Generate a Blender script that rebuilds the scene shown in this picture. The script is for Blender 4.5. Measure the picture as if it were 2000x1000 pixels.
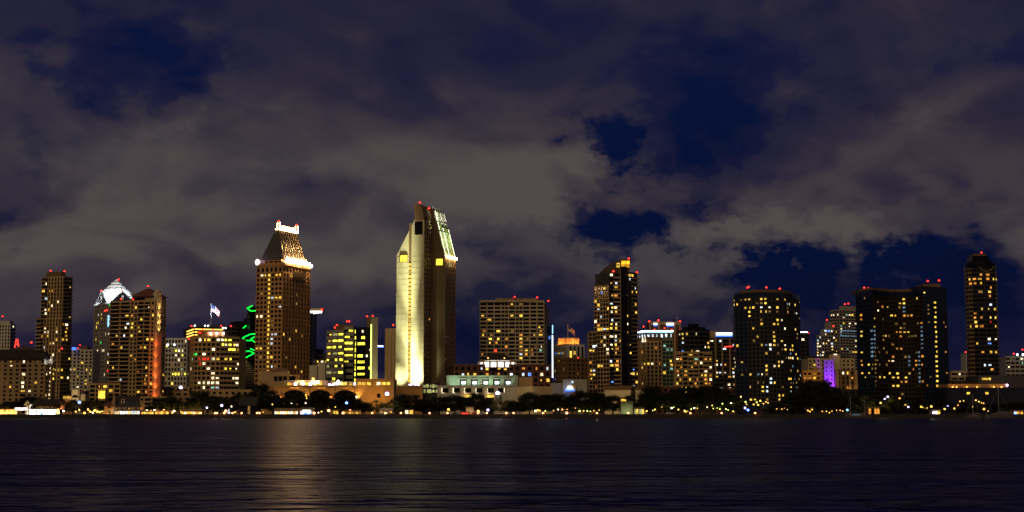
import bpy, math, random
from mathutils import Vector, Matrix
for _o in list(bpy.data.objects): bpy.data.objects.remove(_o)
scene = bpy.context.scene
COL = scene.collection
R = math.radians
random.seed(7)

# ---------------------------------------------------------------- camera
F_PX, CAM_H = 2900.0, 4.0
PITCH = math.atan((805 - 500) / F_PX)
CP, SP = math.cos(PITCH), math.sin(PITCH)
cam_d = bpy.data.cameras.new('camera'); cam = bpy.data.objects.new('camera', cam_d); COL.objects.link(cam)
cam.location = (0, 0, CAM_H); cam.rotation_euler = (math.pi / 2 + PITCH, 0, 0)
cam_d.sensor_width = 36; cam_d.lens = 36 * F_PX / 2000.0; cam_d.clip_start = .5; cam_d.clip_end = 20000
scene.camera = cam

# ---------------------------------------------------------------- world: cloudy night sky
def az_el(u, v):
    x, y = (u - 1000) / F_PX, (500 - v) / F_PX
    d = Vector((x, CP - y * SP, SP + y * CP)).normalized()
    return math.atan2(d.x, d.y), math.asin(d.z)
world = bpy.data.worlds.new('World'); scene.world = world; world.use_nodes = True
wt = world.node_tree; wt.nodes.clear()
def wn(t, **k):
    n = wt.nodes.new(t)
    for a, b in k.items(): setattr(n, a, b)
    return n
def wl(a, b): wt.links.new(a, b)
def wm(op, a, b=None, c=None):
    n = wn('ShaderNodeMath', operation=op)
    for i, s in enumerate((a, b, c)):
        if s is None: continue
        if isinstance(s, (int, float)): n.inputs[i].default_value = s
        else: wl(s, n.inputs[i])
    return n.outputs[0]
tc = wn('ShaderNodeTexCoord'); sep = wn('ShaderNodeSeparateXYZ'); wl(tc.outputs['Generated'], sep.inputs[0])
az = wm('ARCTAN2', sep.outputs[0], sep.outputs[1]); el = wm('ARCSINE', sep.outputs[2])
mp = wn('ShaderNodeMapping'); mp.inputs['Scale'].default_value = (1, 1, 1.7); wl(tc.outputs['Generated'], mp.inputs[0])
def noise(scale, detail, rough=.55, dist=0., off=0.):
    m2 = wn('ShaderNodeMapping'); m2.inputs['Location'].default_value = (off, off * .7, off * 1.3); wl(mp.outputs[0], m2.inputs[0])
    n = wn('ShaderNodeTexNoise'); n.inputs['Scale'].default_value = scale; n.inputs['Detail'].default_value = detail
    n.inputs['Roughness'].default_value = rough; n.inputs['Distortion'].default_value = dist; wl(m2.outputs[0], n.inputs['Vector'])
    return n.outputs[0]
n_big = noise(7, 5, .5, .3, 2.1); n_mid = noise(18, 4.5, .5, .6, 5.7); n_fine = noise(46, 6, .5, .5, 9.2); n_warp = noise(14, 6, .6, .2, 17.); n_warp2 = noise(14, 6, .6, .2, 31.)
n_w3 = noise(48, 5, .6, .2, 43.); n_w4 = noise(48, 5, .6, .2, 53.)
azw = wm('ADD', wm('ADD', az, wm('MULTIPLY', wm('SUBTRACT', n_warp, .5), .11)), wm('MULTIPLY', wm('SUBTRACT', n_w3, .5), .06))
elw = wm('ADD', wm('ADD', el, wm('MULTIPLY', wm('SUBTRACT', n_warp2, .5), .07)), wm('MULTIPLY', wm('SUBTRACT', n_w4, .5), .045))
# openings between the clouds where the blue shows: azimuth/elevation lobes, broken up by the noise
GAPS = [(285,115,150,85,.55),(240,90,330,150,.26),(1175,255,56,42,.62),(1195,320,40,56,.62),(1350,275,130,85,.55),(1270,110,330,180,.27),(1430,150,110,110,.26),
        (1255,430,80,50,.70),(1210,470,60,40,.5),(1320,470,60,34,.4),(1395,398,50,46,.5),(1520,510,80,44,.72),(1730,515,110,40,.58),(1620,560,170,55,.38),(1850,520,60,48,.6),
        (1150,412,60,26,.4),(1010,478,120,26,.34),(930,620,180,110,.36),(1250,600,260,70,.30),(60,290,110,45,.30),(20,430,60,36,.3),(560,358,190,36,.26),(420,690,520,60,.34),(1960,90,130,70,.42),
        (820,100,150,110,.12),(1980,600,90,80,.36),(20,475,50,30,.3),(1700,660,420,70,.34),(900,30,400,60,.10),(1280,365,150,28,-.42),(1345,425,34,50,-.35),(1430,455,90,34,-.4),(1250,300,30,60,-.25),(1100,350,120,60,-.3),(1640,500,34,50,-.3),(1400,330,60,30,-.2)]
gap = None
for (u, v, ru, rv, amp) in GAPS:
    a0, e0 = az_el(u, v)
    da = wm('MULTIPLY', wm('SUBTRACT', azw, a0), F_PX / ru * .8); de = wm('MULTIPLY', wm('SUBTRACT', elw, e0), F_PX / rv * .8)
    g = wm('MULTIPLY', wm('EXPONENT', wm('MULTIPLY', wm('ADD', wm('MULTIPLY', da, da), wm('MULTIPLY', de, de)), -1.)), amp)
    gap = g if gap is None else wm('ADD', gap, g)
low = noise(5.5, 2, .45, .5, 3.3); soft = noise(12, 3, .45, .8, 23.)
gap = wm('MULTIPLY', gap, 1.14)
brk = wm('MINIMUM', wm('MAXIMUM', wm('MULTIPLY', gap, 1.7), .10), 1.)
fine = wm('MULTIPLY', wm('ADD', wm('MULTIPLY', wm('SUBTRACT', n_mid, .5), 1.2), wm('MULTIPLY', wm('SUBTRACT', n_fine, .5), .35)), brk)
cover = wm('ADD', .95, wm('MULTIPLY', wm('SUBTRACT', low, .5), .5))
cover = wm('ADD', cover, wm('MULTIPLY', wm('SUBTRACT', soft, .5), .5))
cover = wm('ADD', cover, fine)
cover = wm('SUBTRACT', cover, gap)
def ramp(val, stops):
    r = wn('ShaderNodeValToRGB'); r.color_ramp.interpolation = 'EASE'
    e = r.color_ramp.elements
    while len(e) < len(stops): e.new(.5)
    for i, (p, c) in enumerate(stops): e[i].position = p; e[i].color = (*c, 1)
    if val is not None: wl(val, r.inputs[0])
    return r
def lin(*c): return tuple(((x / 255) / 12.92 if x / 255 < .04045 else ((x / 255 + .055) / 1.055) ** 2.4) for x in c)
dens = ramp(cover, [(.0, (0, 0, 0)), (.3, (.20, .20, .20)), (.62, (.62, .62, .62)), (1., (1, 1, 1))])
elN = wm('DIVIDE', wm('ADD', el, wm('MULTIPLY', wm('SUBTRACT', soft, .5), .06)), .32)      # 0 horizon .. 1 at 18 degrees
warm_el = ramp(elN, [(.10, (.05, .05, .05)), (.22, (.48, .48, .48)), (.34, (.85, .85, .85)), (.5, (.78, .78, .78)), (.66, (.42, .42, .42)), (.85, (.12, .12, .12))])
wf = wm('ADD', warm_el.outputs[0], wm('ADD', wm('MULTIPLY', wm('SUBTRACT', low, .5), 1.3), wm('MULTIPLY', wm('SUBTRACT', soft, .5), 1.5)))
for (u, v, ru, rv, amp) in [(1750,290,400,95,-.48),(1400,345,220,70,-.25),(1780,455,330,40,.30),(1800,110,330,130,.22),(900,330,260,70,.12),(250,330,260,60,.1),(1250,150,260,160,-.1)]:      # where the town glow reaches the cloud base more or less
    a0, e0 = az_el(u, v); da = wm('MULTIPLY', wm('SUBTRACT', azw, a0), F_PX / ru * .8); de = wm('MULTIPLY', wm('SUBTRACT', elw, e0), F_PX / rv * .8)
    wf = wm('ADD', wf, wm('MULTIPLY', wm('EXPONENT', wm('MULTIPLY', wm('ADD', wm('MULTIPLY', da, da), wm('MULTIPLY', de, de)), -1.)), amp))
ccol = ramp(wf, [(0, lin(34, 31, 54)), (.28, lin(46, 41, 57)), (.6, lin(64, 56, 63)), (1, lin(81, 74, 73))])
gcol = ramp(elN, [(0, lin(16, 19, 40)), (.2, lin(7, 15, 44)), (.4, lin(5, 16, 50)), (.75, lin(9, 20, 55)), (1, lin(16, 21, 54))])
shade = ramp(elN, [(0, (.55, .58, .85)), (.13, (.82, .82, 1.)), (.24, (1, 1, 1))])
cm = wn('ShaderNodeMixRGB', blend_type='MULTIPLY'); cm.inputs[0].default_value = 1; wl(ccol.outputs[0], cm.inputs[1]); wl(shade.outputs[0], cm.inputs[2])
sky = wn('ShaderNodeTexSky', sky_type='NISHITA'); sky.sun_disc = False; sky.sun_elevation = R(-6); sky.sun_rotation = R(200)
skm = wn('ShaderNodeMixRGB', blend_type='ADD'); skm.inputs[0].default_value = .05; wl(gcol.outputs[0], skm.inputs[1]); wl(sky.outputs[0], skm.inputs[2])
mixs = wn('ShaderNodeMixRGB'); wl(dens.outputs[0], mixs.inputs[0]); wl(skm.outputs[0], mixs.inputs[1]); wl(cm.outputs[0], mixs.inputs[2])
bg = wn('ShaderNodeBackground'); bg.inputs[1].default_value = 1.0; wl(mixs.outputs[0], bg.inputs[0])
wo = wn('ShaderNodeOutputWorld'); wl(bg.outputs[0], wo.inputs[0])

world.cycles.sampling_method = 'NONE'
# added lamp from behind the camera imitates the town's warm glow, very soft
town_glow_d = bpy.data.lights.new('sun', 'SUN'); town_glow_d.energy = .82; town_glow_d.angle = R(24); town_glow_d.color = (1, .66, .29)
sun = bpy.data.objects.new('sun', town_glow_d); COL.objects.link(sun)
sun.rotation_euler = Vector((.30, 1, -.80)).to_track_quat('-Z', 'Y').to_euler(); sun.location = (-200, -100, 300)

scene.view_settings.view_transform = 'Standard'; scene.view_settings.look = 'None'; scene.view_settings.exposure = 0; scene.view_settings.gamma = 1
scene.render.engine = 'CYCLES'
cy = scene.cycles; cy.use_denoising = True; cy.max_bounces = 6; cy.diffuse_bounces = 2; cy.glossy_bounces = 3; cy.sample_clamp_indirect = 4; cy.use_light_tree = True; cy.caustics_reflective = True

# ---------------------------------------------------------------- projection helpers (pixel of the 2000 x 1000 photograph <-> place)
G = 2.5            # ground level of the far shore
SHORE = 950.0
VREF = 650
def K(u, v=VREF):
    x, y = (u - 1000) / F_PX, (500 - v) / F_PX
    return x / (CP - y * SP)
def PX(u, Y, v=VREF): return K(u, v) * Y
def PZ(v, Y):
    y = (500 - v) / F_PX
    return CAM_H + Y / (CP - y * SP) * (SP + y * CP)
def pix(p):
    y, z = p[1], p[2] - CAM_H
    d = y * CP + z * SP
    return 1000 + F_PX * p[0] / d, 500 - F_PX * (-y * SP + z * CP) / d

# ---------------------------------------------------------------- materials
MATS = {}
def _nt(name):
    m = bpy.data.materials.new(name); m.use_nodes = True; MATS[name] = m
    nt = m.node_tree; return m, nt, nt.nodes['Principled BSDF']
def wallmat(name, col, rough=.85, var=.25, scale=.08, spec=.3, bump=.0, joints=None):
    m, nt, b = _nt(name)
    tcn = nt.nodes.new('ShaderNodeTexCoord')
    mpn = nt.nodes.new('ShaderNodeMapping'); mpn.inputs['Scale'].default_value = (1, 1, .35); nt.links.new(tcn.outputs['Object'], mpn.inputs[0])
    n = nt.nodes.new('ShaderNodeTexNoise'); n.inputs['Scale'].default_value = scale; n.inputs['Detail'].default_value = 8; n.inputs['Roughness'].default_value = .65
    nt.links.new(mpn.outputs[0], n.inputs[0])
    r = nt.nodes.new('ShaderNodeValToRGB'); e = r.color_ramp.elements
    e[0].position = .3; e[0].color = (*[c * (1 - var) for c in col], 1); e[1].position = .7; e[1].color = (*[min(1, c * (1 + var * .5)) for c in col], 1)
    nt.links.new(n.outputs[0], r.inputs[0]); out = r.outputs[0]
    nt.links.new(out, b.inputs['Base Color'])
    b.inputs['Roughness'].default_value = rough; b.inputs['Specular IOR Level'].default_value = spec
    return m
def glassmat(name, col, rough=.12, spec=.5, metal=0.):
    m, nt, b = _nt(name)
    tcn = nt.nodes.new('ShaderNodeTexCoord')
    n = nt.nodes.new('ShaderNodeTexNoise'); n.inputs['Scale'].default_value = .35; n.inputs['Detail'].default_value = 3
    nt.links.new(tcn.outputs['Object'], n.inputs[0])
    bp = nt.nodes.new('ShaderNodeBump'); bp.inputs['Strength'].default_value = .12; bp.inputs['Distance'].default_value = .05
    nt.links.new(n.outputs[0], bp.inputs['Height']); nt.links.new(bp.outputs[0], b.inputs['Normal'])
    b.inputs['Base Color'].default_value = (*col, 1); b.inputs['Roughness'].default_value = rough; b.inputs['Specular IOR Level'].default_value = spec; b.inputs['Metallic'].default_value = metal
    return m
def litmat(name, col, s, sample=False, vary=True):
    m, nt, b = _nt(name)
    b.inputs['Base Color'].default_value = (.02, .02, .02, 1); b.inputs['Roughness'].default_value = .25
    b.inputs['Emission Color'].default_value = (*col, 1)
    if vary:    # rooms differ: lamp brightness per room, curtains and furniture inside each
        oi = nt.nodes.new('ShaderNodeObjectInfo'); tcn = nt.nodes.new('ShaderNodeTexCoord')
        ad = nt.nodes.new('ShaderNodeVectorMath'); ad.operation = 'MULTIPLY_ADD'; nt.links.new(oi.outputs['Location'], ad.inputs[0]); ad.inputs[1].default_value = (3.7, 1.3, 2.9); nt.links.new(tcn.outputs['Object'], ad.inputs[2])
        n = nt.nodes.new('ShaderNodeTexNoise'); n.inputs['Scale'].default_value = .75; n.inputs['Detail'].default_value = 2; nt.links.new(ad.outputs[0], n.inputs[0])
        r1 = nt.nodes.new('ShaderNodeMapRange'); r1.inputs[1].default_value = .33; r1.inputs[2].default_value = .66; r1.inputs[3].default_value = .35; r1.inputs[4].default_value = 1.4; nt.links.new(n.outputs[0], r1.inputs[0])
        r2 = nt.nodes.new('ShaderNodeMapRange'); r2.inputs[3].default_value = .5 * s; r2.inputs[4].default_value = 1.4 * s; nt.links.new(oi.outputs['Random'], r2.inputs[0])
        mu = nt.nodes.new('ShaderNodeMath'); mu.operation = 'MULTIPLY'; nt.links.new(r1.outputs[0], mu.inputs[0]); nt.links.new(r2.outputs[0], mu.inputs[1])
        nt.links.new(mu.outputs[0], b.inputs['Emission Strength'])
    else: b.inputs['Emission Strength'].default_value = s
    if not sample: m.cycles.emission_sampling = 'NONE'
    return m
wallmat('tan', (.42, .31, .17)); wallmat('stone', (.37, .33, .25)); wallmat('hotel_tan', (.31, .23, .13)); wallmat('tan_dark', (.28, .20, .11)); wallmat('beige', (.50, .43, .28)); wallmat('cream', (.56, .50, .36)); wallmat('white', (.52, .52, .47)); wallmat('grey', (.30, .30, .30))
wallmat('brown', (.17, .105, .06)); wallmat('redbrown', (.13, .06, .045)); wallmat('charcoal', (.035, .036, .042)); wallmat('navy_wall', (.012, .018, .04), .5); wallmat('slate', (.06, .057, .06), .6)
wallmat('concrete', (.46, .44, .32), var=.3, scale=.05); wallmat('unlit_brown', (.10, .075, .045)); wallmat('ochre', (.45, .27, .11)); wallmat('green_grey', (.30, .36, .28)); wallmat('roof_dark', (.03, .025, .022)); wallmat('mauve', (.30, .20, .5))
wallmat('pole_metal', (.55, .55, .58), .4); wallmat('post_black', (.02, .02, .02), .5); wallmat('asphalt', (.05, .05, .05)); wallmat('earth', (.035, .03, .024)); wallmat('rock', (.028, .026, .023), .9, .5, .5)
wallmat('boat_white', (.7, .7, .72), .35, .08); wallmat('boat_unlit', (.09, .09, .11), .4, .1); wallmat('umber', (.028, .02, .016)); wallmat('teal_door', (.02, .25, .28)); litmat('lantern_glow', (1, .46, .02), 1.6); wallmat('pyramid', (.78, .82, .82), .5, .12)  # white boats get a darkened colour that imitates lying unlit at night
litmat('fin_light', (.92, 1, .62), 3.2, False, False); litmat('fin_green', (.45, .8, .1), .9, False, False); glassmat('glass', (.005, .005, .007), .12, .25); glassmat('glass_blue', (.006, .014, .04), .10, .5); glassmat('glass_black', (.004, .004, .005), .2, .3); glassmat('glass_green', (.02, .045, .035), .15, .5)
LIT = {'y': ((1, .60, .07), 1.5), 'o': ((1, .38, .05), .9), 'w': ((1, .80, .48), 2.0), 'c': ((.72, .86, 1), 1.5), 'b': ((.12, .32, 1), 1.5), 'd': ((.9, .50, .12), .28), 'g': ((1, .84, .06), 2.3), 'r': ((1, .03, .02), 1.2),
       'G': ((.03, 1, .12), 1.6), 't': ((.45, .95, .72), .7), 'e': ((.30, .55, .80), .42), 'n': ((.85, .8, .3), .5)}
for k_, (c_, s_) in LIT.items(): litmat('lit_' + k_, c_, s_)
litmat('beacon_red', (1, .022, .010), 6, True, False); litmat('neon_green', (.0, 1, .05), 2.2, False, False); litmat('led_white', (.85, .93, 1), 4, True, False); litmat('led_blue', (.05, .16, 1), 2.6, False, False); litmat('led_cyan', (.3, .65, 1), 2.0, False, False)
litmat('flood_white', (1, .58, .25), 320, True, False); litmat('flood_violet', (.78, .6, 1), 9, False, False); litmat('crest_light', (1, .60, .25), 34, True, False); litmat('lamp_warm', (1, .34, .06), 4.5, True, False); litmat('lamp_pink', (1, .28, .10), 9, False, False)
litmat('lamp_white', (1, .80, .50), 9, True, False); litmat('lamp_violet', (.5, .42, 1), 7, True, False); litmat('lamp_blue', (.10, .2, 1), 7, False, False); litmat('lamp_green', (.75, .95, .18), 3, False, False); litmat('shop_white', (1, .92, .84), 1.9, True); litmat('shop_yellow', (1, .50, .07), 2.0, True)
litmat('neon_red', (1, .04, .02), 2.5, False, False); litmat('lamp_gold', (1, .55, .08), 3, False, False)

# ---------------------------------------------------------------- mesh helpers
class MB:
    def __init__(s): s.v = []; s.f = []; s.m = []; s.p = []
    def add(s, vs, fs, mi=0):
        o = len(s.v); s.p.append((o, len(s.f), len(vs), len(fs))); s.v += [tuple(p) for p in vs]; s.f += [tuple(i + o for i in f) for f in fs]; s.m += [mi] * len(fs)
    def box(s, x0, x1, y0, y1, z0, z1, mi=0):
        s.add([(x0, y0, z0), (x1, y0, z0), (x1, y1, z0), (x0, y1, z0), (x0, y0, z1), (x1, y0, z1), (x1, y1, z1), (x0, y1, z1)],
              [(0, 3, 2, 1), (4, 5, 6, 7), (0, 1, 5, 4), (1, 2, 6, 5), (2, 3, 7, 6), (3, 0, 4, 7)], mi)
    def hexa(s, lo, hi, mi=0):      # lower and upper quad, same winding
        s.add(list(lo) + list(hi), [(0, 3, 2, 1), (4, 5, 6, 7), (0, 1, 5, 4), (1, 2, 6, 5), (2, 3, 7, 6), (3, 0, 4, 7)], mi)
    def prism(s, poly, z0, z1, mi=0, top=None):
        n = len(poly); top = top or poly
        s.add([(p[0], p[1], z0) for p in poly] + [(p[0], p[1], z1) for p in top],
              [tuple(range(n - 1, -1, -1)), tuple(range(n, 2 * n))] + [(i, (i + 1) % n, n + (i + 1) % n, n + i) for i in range(n)], mi)
    def cyl(s, x, y, z0, z1, r0, r1=None, n=8, mi=0):
        r1 = r0 if r1 is None else r1
        a = [(math.cos(2 * math.pi * i / n), math.sin(2 * math.pi * i / n)) for i in range(n)]
        s.prism([(x + r0 * c, y + r0 * q) for c, q in a], z0, z1, mi, [(x + r1 * c, y + r1 * q) for c, q in a])
    def tube(s, p, q, r0, r1=None, n=6, mi=0):
        p, q = Vector(p), Vector(q); r1 = r0 if r1 is None else r1
        d = (q - p).normalized(); a = d.orthogonal().normalized(); b = d.cross(a)
        ring = lambda c, r: [c + (a * math.cos(2 * math.pi * i / n) + b * math.sin(2 * math.pi * i / n)) * r for i in range(n)]
        s.add(ring(p, r0) + ring(q, r1), [tuple(range(n - 1, -1, -1)), tuple(range(n, 2 * n))] + [(i, (i + 1) % n, n + (i + 1) % n, n + i) for i in range(n)], mi)
    def ball(s, x, y, z, r, n=8, m=5, mi=0, sz=1.):
        vs = [(x, y, z - r * sz)]
        for j in range(1, m):
            t = math.pi * j / m
            vs += [(x + r * math.sin(t) * math.cos(2 * math.pi * i / n), y + r * math.sin(t) * math.sin(2 * math.pi * i / n), z - r * sz * math.cos(t)) for i in range(n)]
        vs.append((x, y, z + r * sz)); L = len(vs) - 1
        fs = [(0, 1 + (i + 1) % n, 1 + i) for i in range(n)]
        for j in range(m - 2):
            fs += [(1 + j * n + i, 1 + j * n + (i + 1) % n, 1 + (j + 1) * n + (i + 1) % n, 1 + (j + 1) * n + i) for i in range(n)]
        fs += [(L, 1 + (m - 2) * n + i, 1 + (m - 2) * n + (i + 1) % n) for i in range(n)]
        s.add(vs, fs, mi)
    def build(s, name, mats, parent=None, smooth=False, loc=None):
        me = bpy.data.meshes.new(name); me.from_pydata(s.v, [], s.f)
        for m in ([mats] if isinstance(mats, str) else mats): me.materials.append(MATS[m])
        if any(s.m): me.polygons.foreach_set('material_index', s.m)
        if smooth: me.polygons.foreach_set('use_smooth', [True] * len(s.f))
        me.update(); return link(name, me, parent, loc)
def link(name, data, parent=None, loc=None):
    o = bpy.data.objects.new(name, data); COL.objects.link(o)
    if parent is not None: o.parent = parent
    if loc is not None: o.location = loc
    return o
LABELS = set()
def tag(o, label=None, cat=None, group=None, kind=None):
    if label: o['label'] = label
    if cat: o['category'] = cat
    if group: o['group'] = group
    if kind: o['kind'] = kind
    return o
def spot(parent, loc, tgt, power, col, deg=60, blend=.6, size=.6):
    d = bpy.data.lights.new('floodlight', 'SPOT'); d.energy = power; d.color = col; d.spot_size = R(deg); d.spot_blend = blend; d.shadow_soft_size = size
    o = link('floodlight', d, parent, loc); o.rotation_euler = (Vector(tgt) - Vector(loc)).to_track_quat('-Z', 'Y').to_euler(); return o

PANES = {}
def pane(w, h, mat):
    k = (round(w, 1), round(h, 1), mat)
    if k not in PANES:
        m = MB(); m.box(-w / 2, w / 2, -.05, .03, -h / 2, h / 2); me = bpy.data.meshes.new('lit_window'); me.from_pydata(m.v, [], m.f); me.materials.append(MATS[mat]); PANES[k] = me
    return PANES[k]
class Face:
    def __init__(s, p0, p1):
        s.p0 = Vector(p0); d = Vector(p1) - s.p0; s.len = d.length; s.d = d / s.len; s.n = Vector((s.d.y, -s.d.x)); s.ang = math.atan2(s.d.y, s.d.x)
    def at(s, a, n=0): q = s.p0 + s.d * a + s.n * n; return (q.x, q.y)
SPLIT = set('buttress pier loggia loggia_fin column roof_rib roof_fin roof_beam crown_rib gable_frame gable dormer crown_pier annex pavilion terrace_room podium low_wing side_wing roof_storey upper_tier cornice parapet pilaster wall_rib lantern_frame upper_block roof_block'.split())
class Bld:
    """one building: an Empty at its base that parents walls, windows, balconies, lamps"""
    def __init__(s, name, label, pt, cat='building', group=None):
        s.o = bpy.data.objects.new(name, None); COL.objects.link(s.o); s.loc = Vector((pt[0], pt[1], G)); s.o.location = s.loc
        tag(s.o, label, cat, group); s.mb = {}; s.cells = []; s.rnd = random.Random(label); s.stuff = {'glazing'}
    def L(s, p): return (p[0] - s.loc.x, p[1] - s.loc.y)
    def z(s, v, Y=None): return PZ(v, Y or s.loc.y) - G
    def M(s, part, mat):
        if (part, mat) not in s.mb: s.mb[(part, mat)] = MB()
        return s.mb[(part, mat)]
    def fbox(s, f, a0, a1, z0, z1, n0, n1, part, mat):
        p, q, r, t = f.at(a0, n1), f.at(a1, n1), f.at(a1, n0), f.at(a0, n0)
        s.M(part, mat).hexa([(*p, z0), (*q, z0), (*r, z0), (*t, z0)], [(*p, z1), (*q, z1), (*r, z1), (*t, z1)])
    def core(s, poly, z0, z1, mat, part='wall'): s.M(part, mat).prism(poly, z0, z1)
    def facade(s, f, z0, z1, fh=3.3, bay=4., ww=.6, wh=.55, wall='tan', pier=.35, span=.28, p=.05, keys='y', a0=0., a1=None, glass='glass', nf=None, nb=None, cap=True, sill=.5):
        a1 = f.len if a1 is None else a1
        nf = nf or max(1, round((z1 - z0) / fh)); nb = nb or max(1, round((a1 - a0) / bay)); fh = (z1 - z0) / nf; bay = (a1 - a0) / nb
        pw = bay * (1 - ww) / 2; sh = fh * (1 - wh)
        if pier > 0 and abs(pier - span) < .04: span = span * .6 if span < .1 else span - .07
        if pier > 0 and ww < 1:
            for i in range(nb + 1):
                c = a0 + i * bay; s.fbox(f, max(a0, c - pw), min(a1, c + pw), z0, z1, -.02, pier, 'wall', wall)
        if span > 0 and wh < 1:
            for j in range(nf + 1):
                c = z0 + j * fh; lo, hi = c - sh * (1 - sill), c + sh * sill
                s.fbox(f, a0, a1, max(z0, lo), min(z1, hi) if not (cap and j == nf) else z1 + .9, -.02, span, 'wall', wall)
        for j in range(nf):
            for i in range(nb):
                a = a0 + (i + .5) * bay; zc = z0 + (j + .5) * fh + sh * (sill - .5); q = f.at(a, .1); u, v = pix((q[0] + s.loc.x, q[1] + s.loc.y, zc + G))
                pp = p(u, v, i / nb, j / nf) if callable(p) else p
                key = s.rnd.choice(keys) if s.rnd.random() < pp else None
                s.cells.append([f, a, zc, bay * ww, fh * wh, u, v, key, glass])
    def balcony(s, f, a0, a1, z, depth=1.6, th=.35, mat='tan', rail=True):
        m = MB(); 
        p, q, r, t = f.at(a0, depth), f.at(a1, depth), f.at(a1, .05), f.at(a0, .05)
        m.hexa([(*p, z), (*q, z), (*r, z), (*t, z)], [(*p, z + th), (*q, z + th), (*r, z + th), (*t, z + th)])
        if rail:
            p2, q2, = f.at(a0, depth - .12), f.at(a1, depth - .12)
            m.hexa([(*p, z + th), (*q, z + th), (*q2, z + th), (*p2, z + th)], [(*p, z + th + .55), (*q, z + th + .55), (*q2, z + th + .55), (*p2, z + th + .55)])
        m.build('balcony', mat, s.o)
    def beacon(s, u, v, Y=None, r=1.15, post=2.0):
        r *= .62
        Y = Y or s.loc.y + 8; z = PZ(v, Y) - G; x = PX(u, Y, v) - s.loc.x; y = Y - s.loc.y
        m = MB(); m.cyl(x, y, z - post - .8, z - r * .5, .18, mi=1); m.cyl(x, y, z - r * 1.1, z - r * .6, .55, mi=1); m.ball(x, y, z, r, mi=0); m.build('warning_light', ['beacon_red', 'post_black'], s.o, True)
    def done(s, px=(), maxlit=300):
        for (u, v, k) in px:
            if not s.cells: break
            c = min(s.cells, key=lambda c: (c[5] - u) ** 2 + (c[6] - v) ** 2 + (0 if c[7] is None else 30)); c[7] = k
        lit = [c for c in s.cells if c[7] and c[7] != '-']
        lit.sort(key=lambda c: -c[3] * c[4]); n = 0
        for c in s.cells:
            f, a, zc, w, h = c[:5]
            s.fbox(f, a - w / 2 - .02, a + w / 2 + .02, zc - h / 2 - .02, zc + h / 2 + .02, -.03, .06, 'glazing', c[8])
        for c in lit[:maxlit]:
            f, a, zc, w, h = c[:5]; w *= .92; h *= s.rnd.choice((.86, .86, .7, .55))
            if w > 2.6 and c[7] not in 'gne': w2 = s.rnd.uniform(1.4, 2.9); a += s.rnd.uniform(-.5, .5) * (w - w2); w = w2
            if s.rnd.random() < .4 and c[7] != 'e': w2 = w * s.rnd.uniform(.45, .85); a += (w - w2) / 2 * s.rnd.choice((-1, 1)); w = w2
            q = f.at(a, .13); o = link('lit_window', pane(w, h, 'lit_' + c[7]), s.o, (q[0], q[1], zc)); o.rotation_euler = (0, 0, f.ang)
        for (part, mat), m in s.mb.items():
            if part in SPLIT and len(m.p) > 1:       # each rib, pier, fin or wing is a piece of its own
                for (v0, f0, nv, nfc) in m.p:
                    q = MB(); q.add(m.v[v0:v0 + nv], [tuple(i - v0 for i in fc) for fc in m.f[f0:f0 + nfc]]); q.build(part, mat, s.o)
                continue
            o = m.build(part, mat, s.o)
            if part in s.stuff: o['kind'] = 'stuff'
        return s
def corners(u0, uc, u1, Y, th, v=VREF):
    """left, near corner, right and far corner of a rectangular block seen over its near corner"""
    t = R(th); c = Vector((PX(uc, Y, v), Y)); k0, k1 = K(u0, v), K(u1, v)
    L = (c.x - k0 * c.y) / (math.cos(t) + k0 * math.sin(t)); W = (k1 * c.y - c.x) / (math.sin(t) - k1 * math.cos(t))
    a = c + Vector((-math.cos(t), math.sin(t))) * L; b = c + Vector((math.sin(t), math.cos(t))) * W
    return [a, c, b, a + b - c]
def flat(u0, u1, Y, depth, v=VREF, yaw=0.):
    a, c = Vector((PX(u0, Y, v), Y)), Vector((PX(u1, Y, v), Y))
    return [a, c, c + Vector((0, depth)), a + Vector((0, depth))]
def Zs(ox, oy, k, pts): return [(ox + x / k, oy + y / k, c) for (x, y, c) in pts]
def block(name, label, quad, vt, wall='tan', vb=None, cat='building', faces=(0, 1), fw=None, **kw):
    """plain block with window grids on its two visible sides; fw = per-side overrides"""
    b = Bld(name, label, quad[1], cat); P = [b.L(p) for p in quad]; b.P = P
    zt = b.z(vt); zb = 0 if vb is None else b.z(vb); b.zt = zt
    b.core(P, 0, zt, wall)
    for i in faces:
        k = dict(kw); k.update((fw or {}).get(i, {})); b.facade(Face(P[i], P[i + 1]), zb, zt, wall=k.pop('wall', wall), **k)
    return b
# ================================================================ ground and water
m = MB(); m.box(-2600, 2600, SHORE + 4, 7000, -6, G); m.build('ground', 'earth').__setitem__('kind', 'structure')
m = MB(); m.box(-420, 420, SHORE + 10, SHORE + 19, G, G + .004 + .02); m.build('promenade', 'asphalt').__setitem__('kind', 'structure')
# riprap slope along the shore: rough rock bank
m = MB(); rr = random.Random(3)
N = 420; xs = [-430 + 860 * i / N for i in range(N + 1)]
rows = [(-4, -2.0), (-1.5, -.4), (0, .5), (1.5, 1.3), (3.2, 2.1), (5.0, G + .25), (9, G + .02)]
for (dy, z) in rows: m.v += [(x, SHORE + dy + rr.uniform(-.5, .5), z + (rr.uniform(-.35, .35) if z < G else rr.uniform(-.08, .1))) for x in xs]
for r_ in range(len(rows) - 1):
    for i in range(N): a = r_ * (N + 1) + i; m.f.append((a, a + 1, a + N + 2, a + N + 1)); m.m.append(0)
o = m.build('rock_bank', 'rock'); o['kind'] = 'structure'
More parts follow.
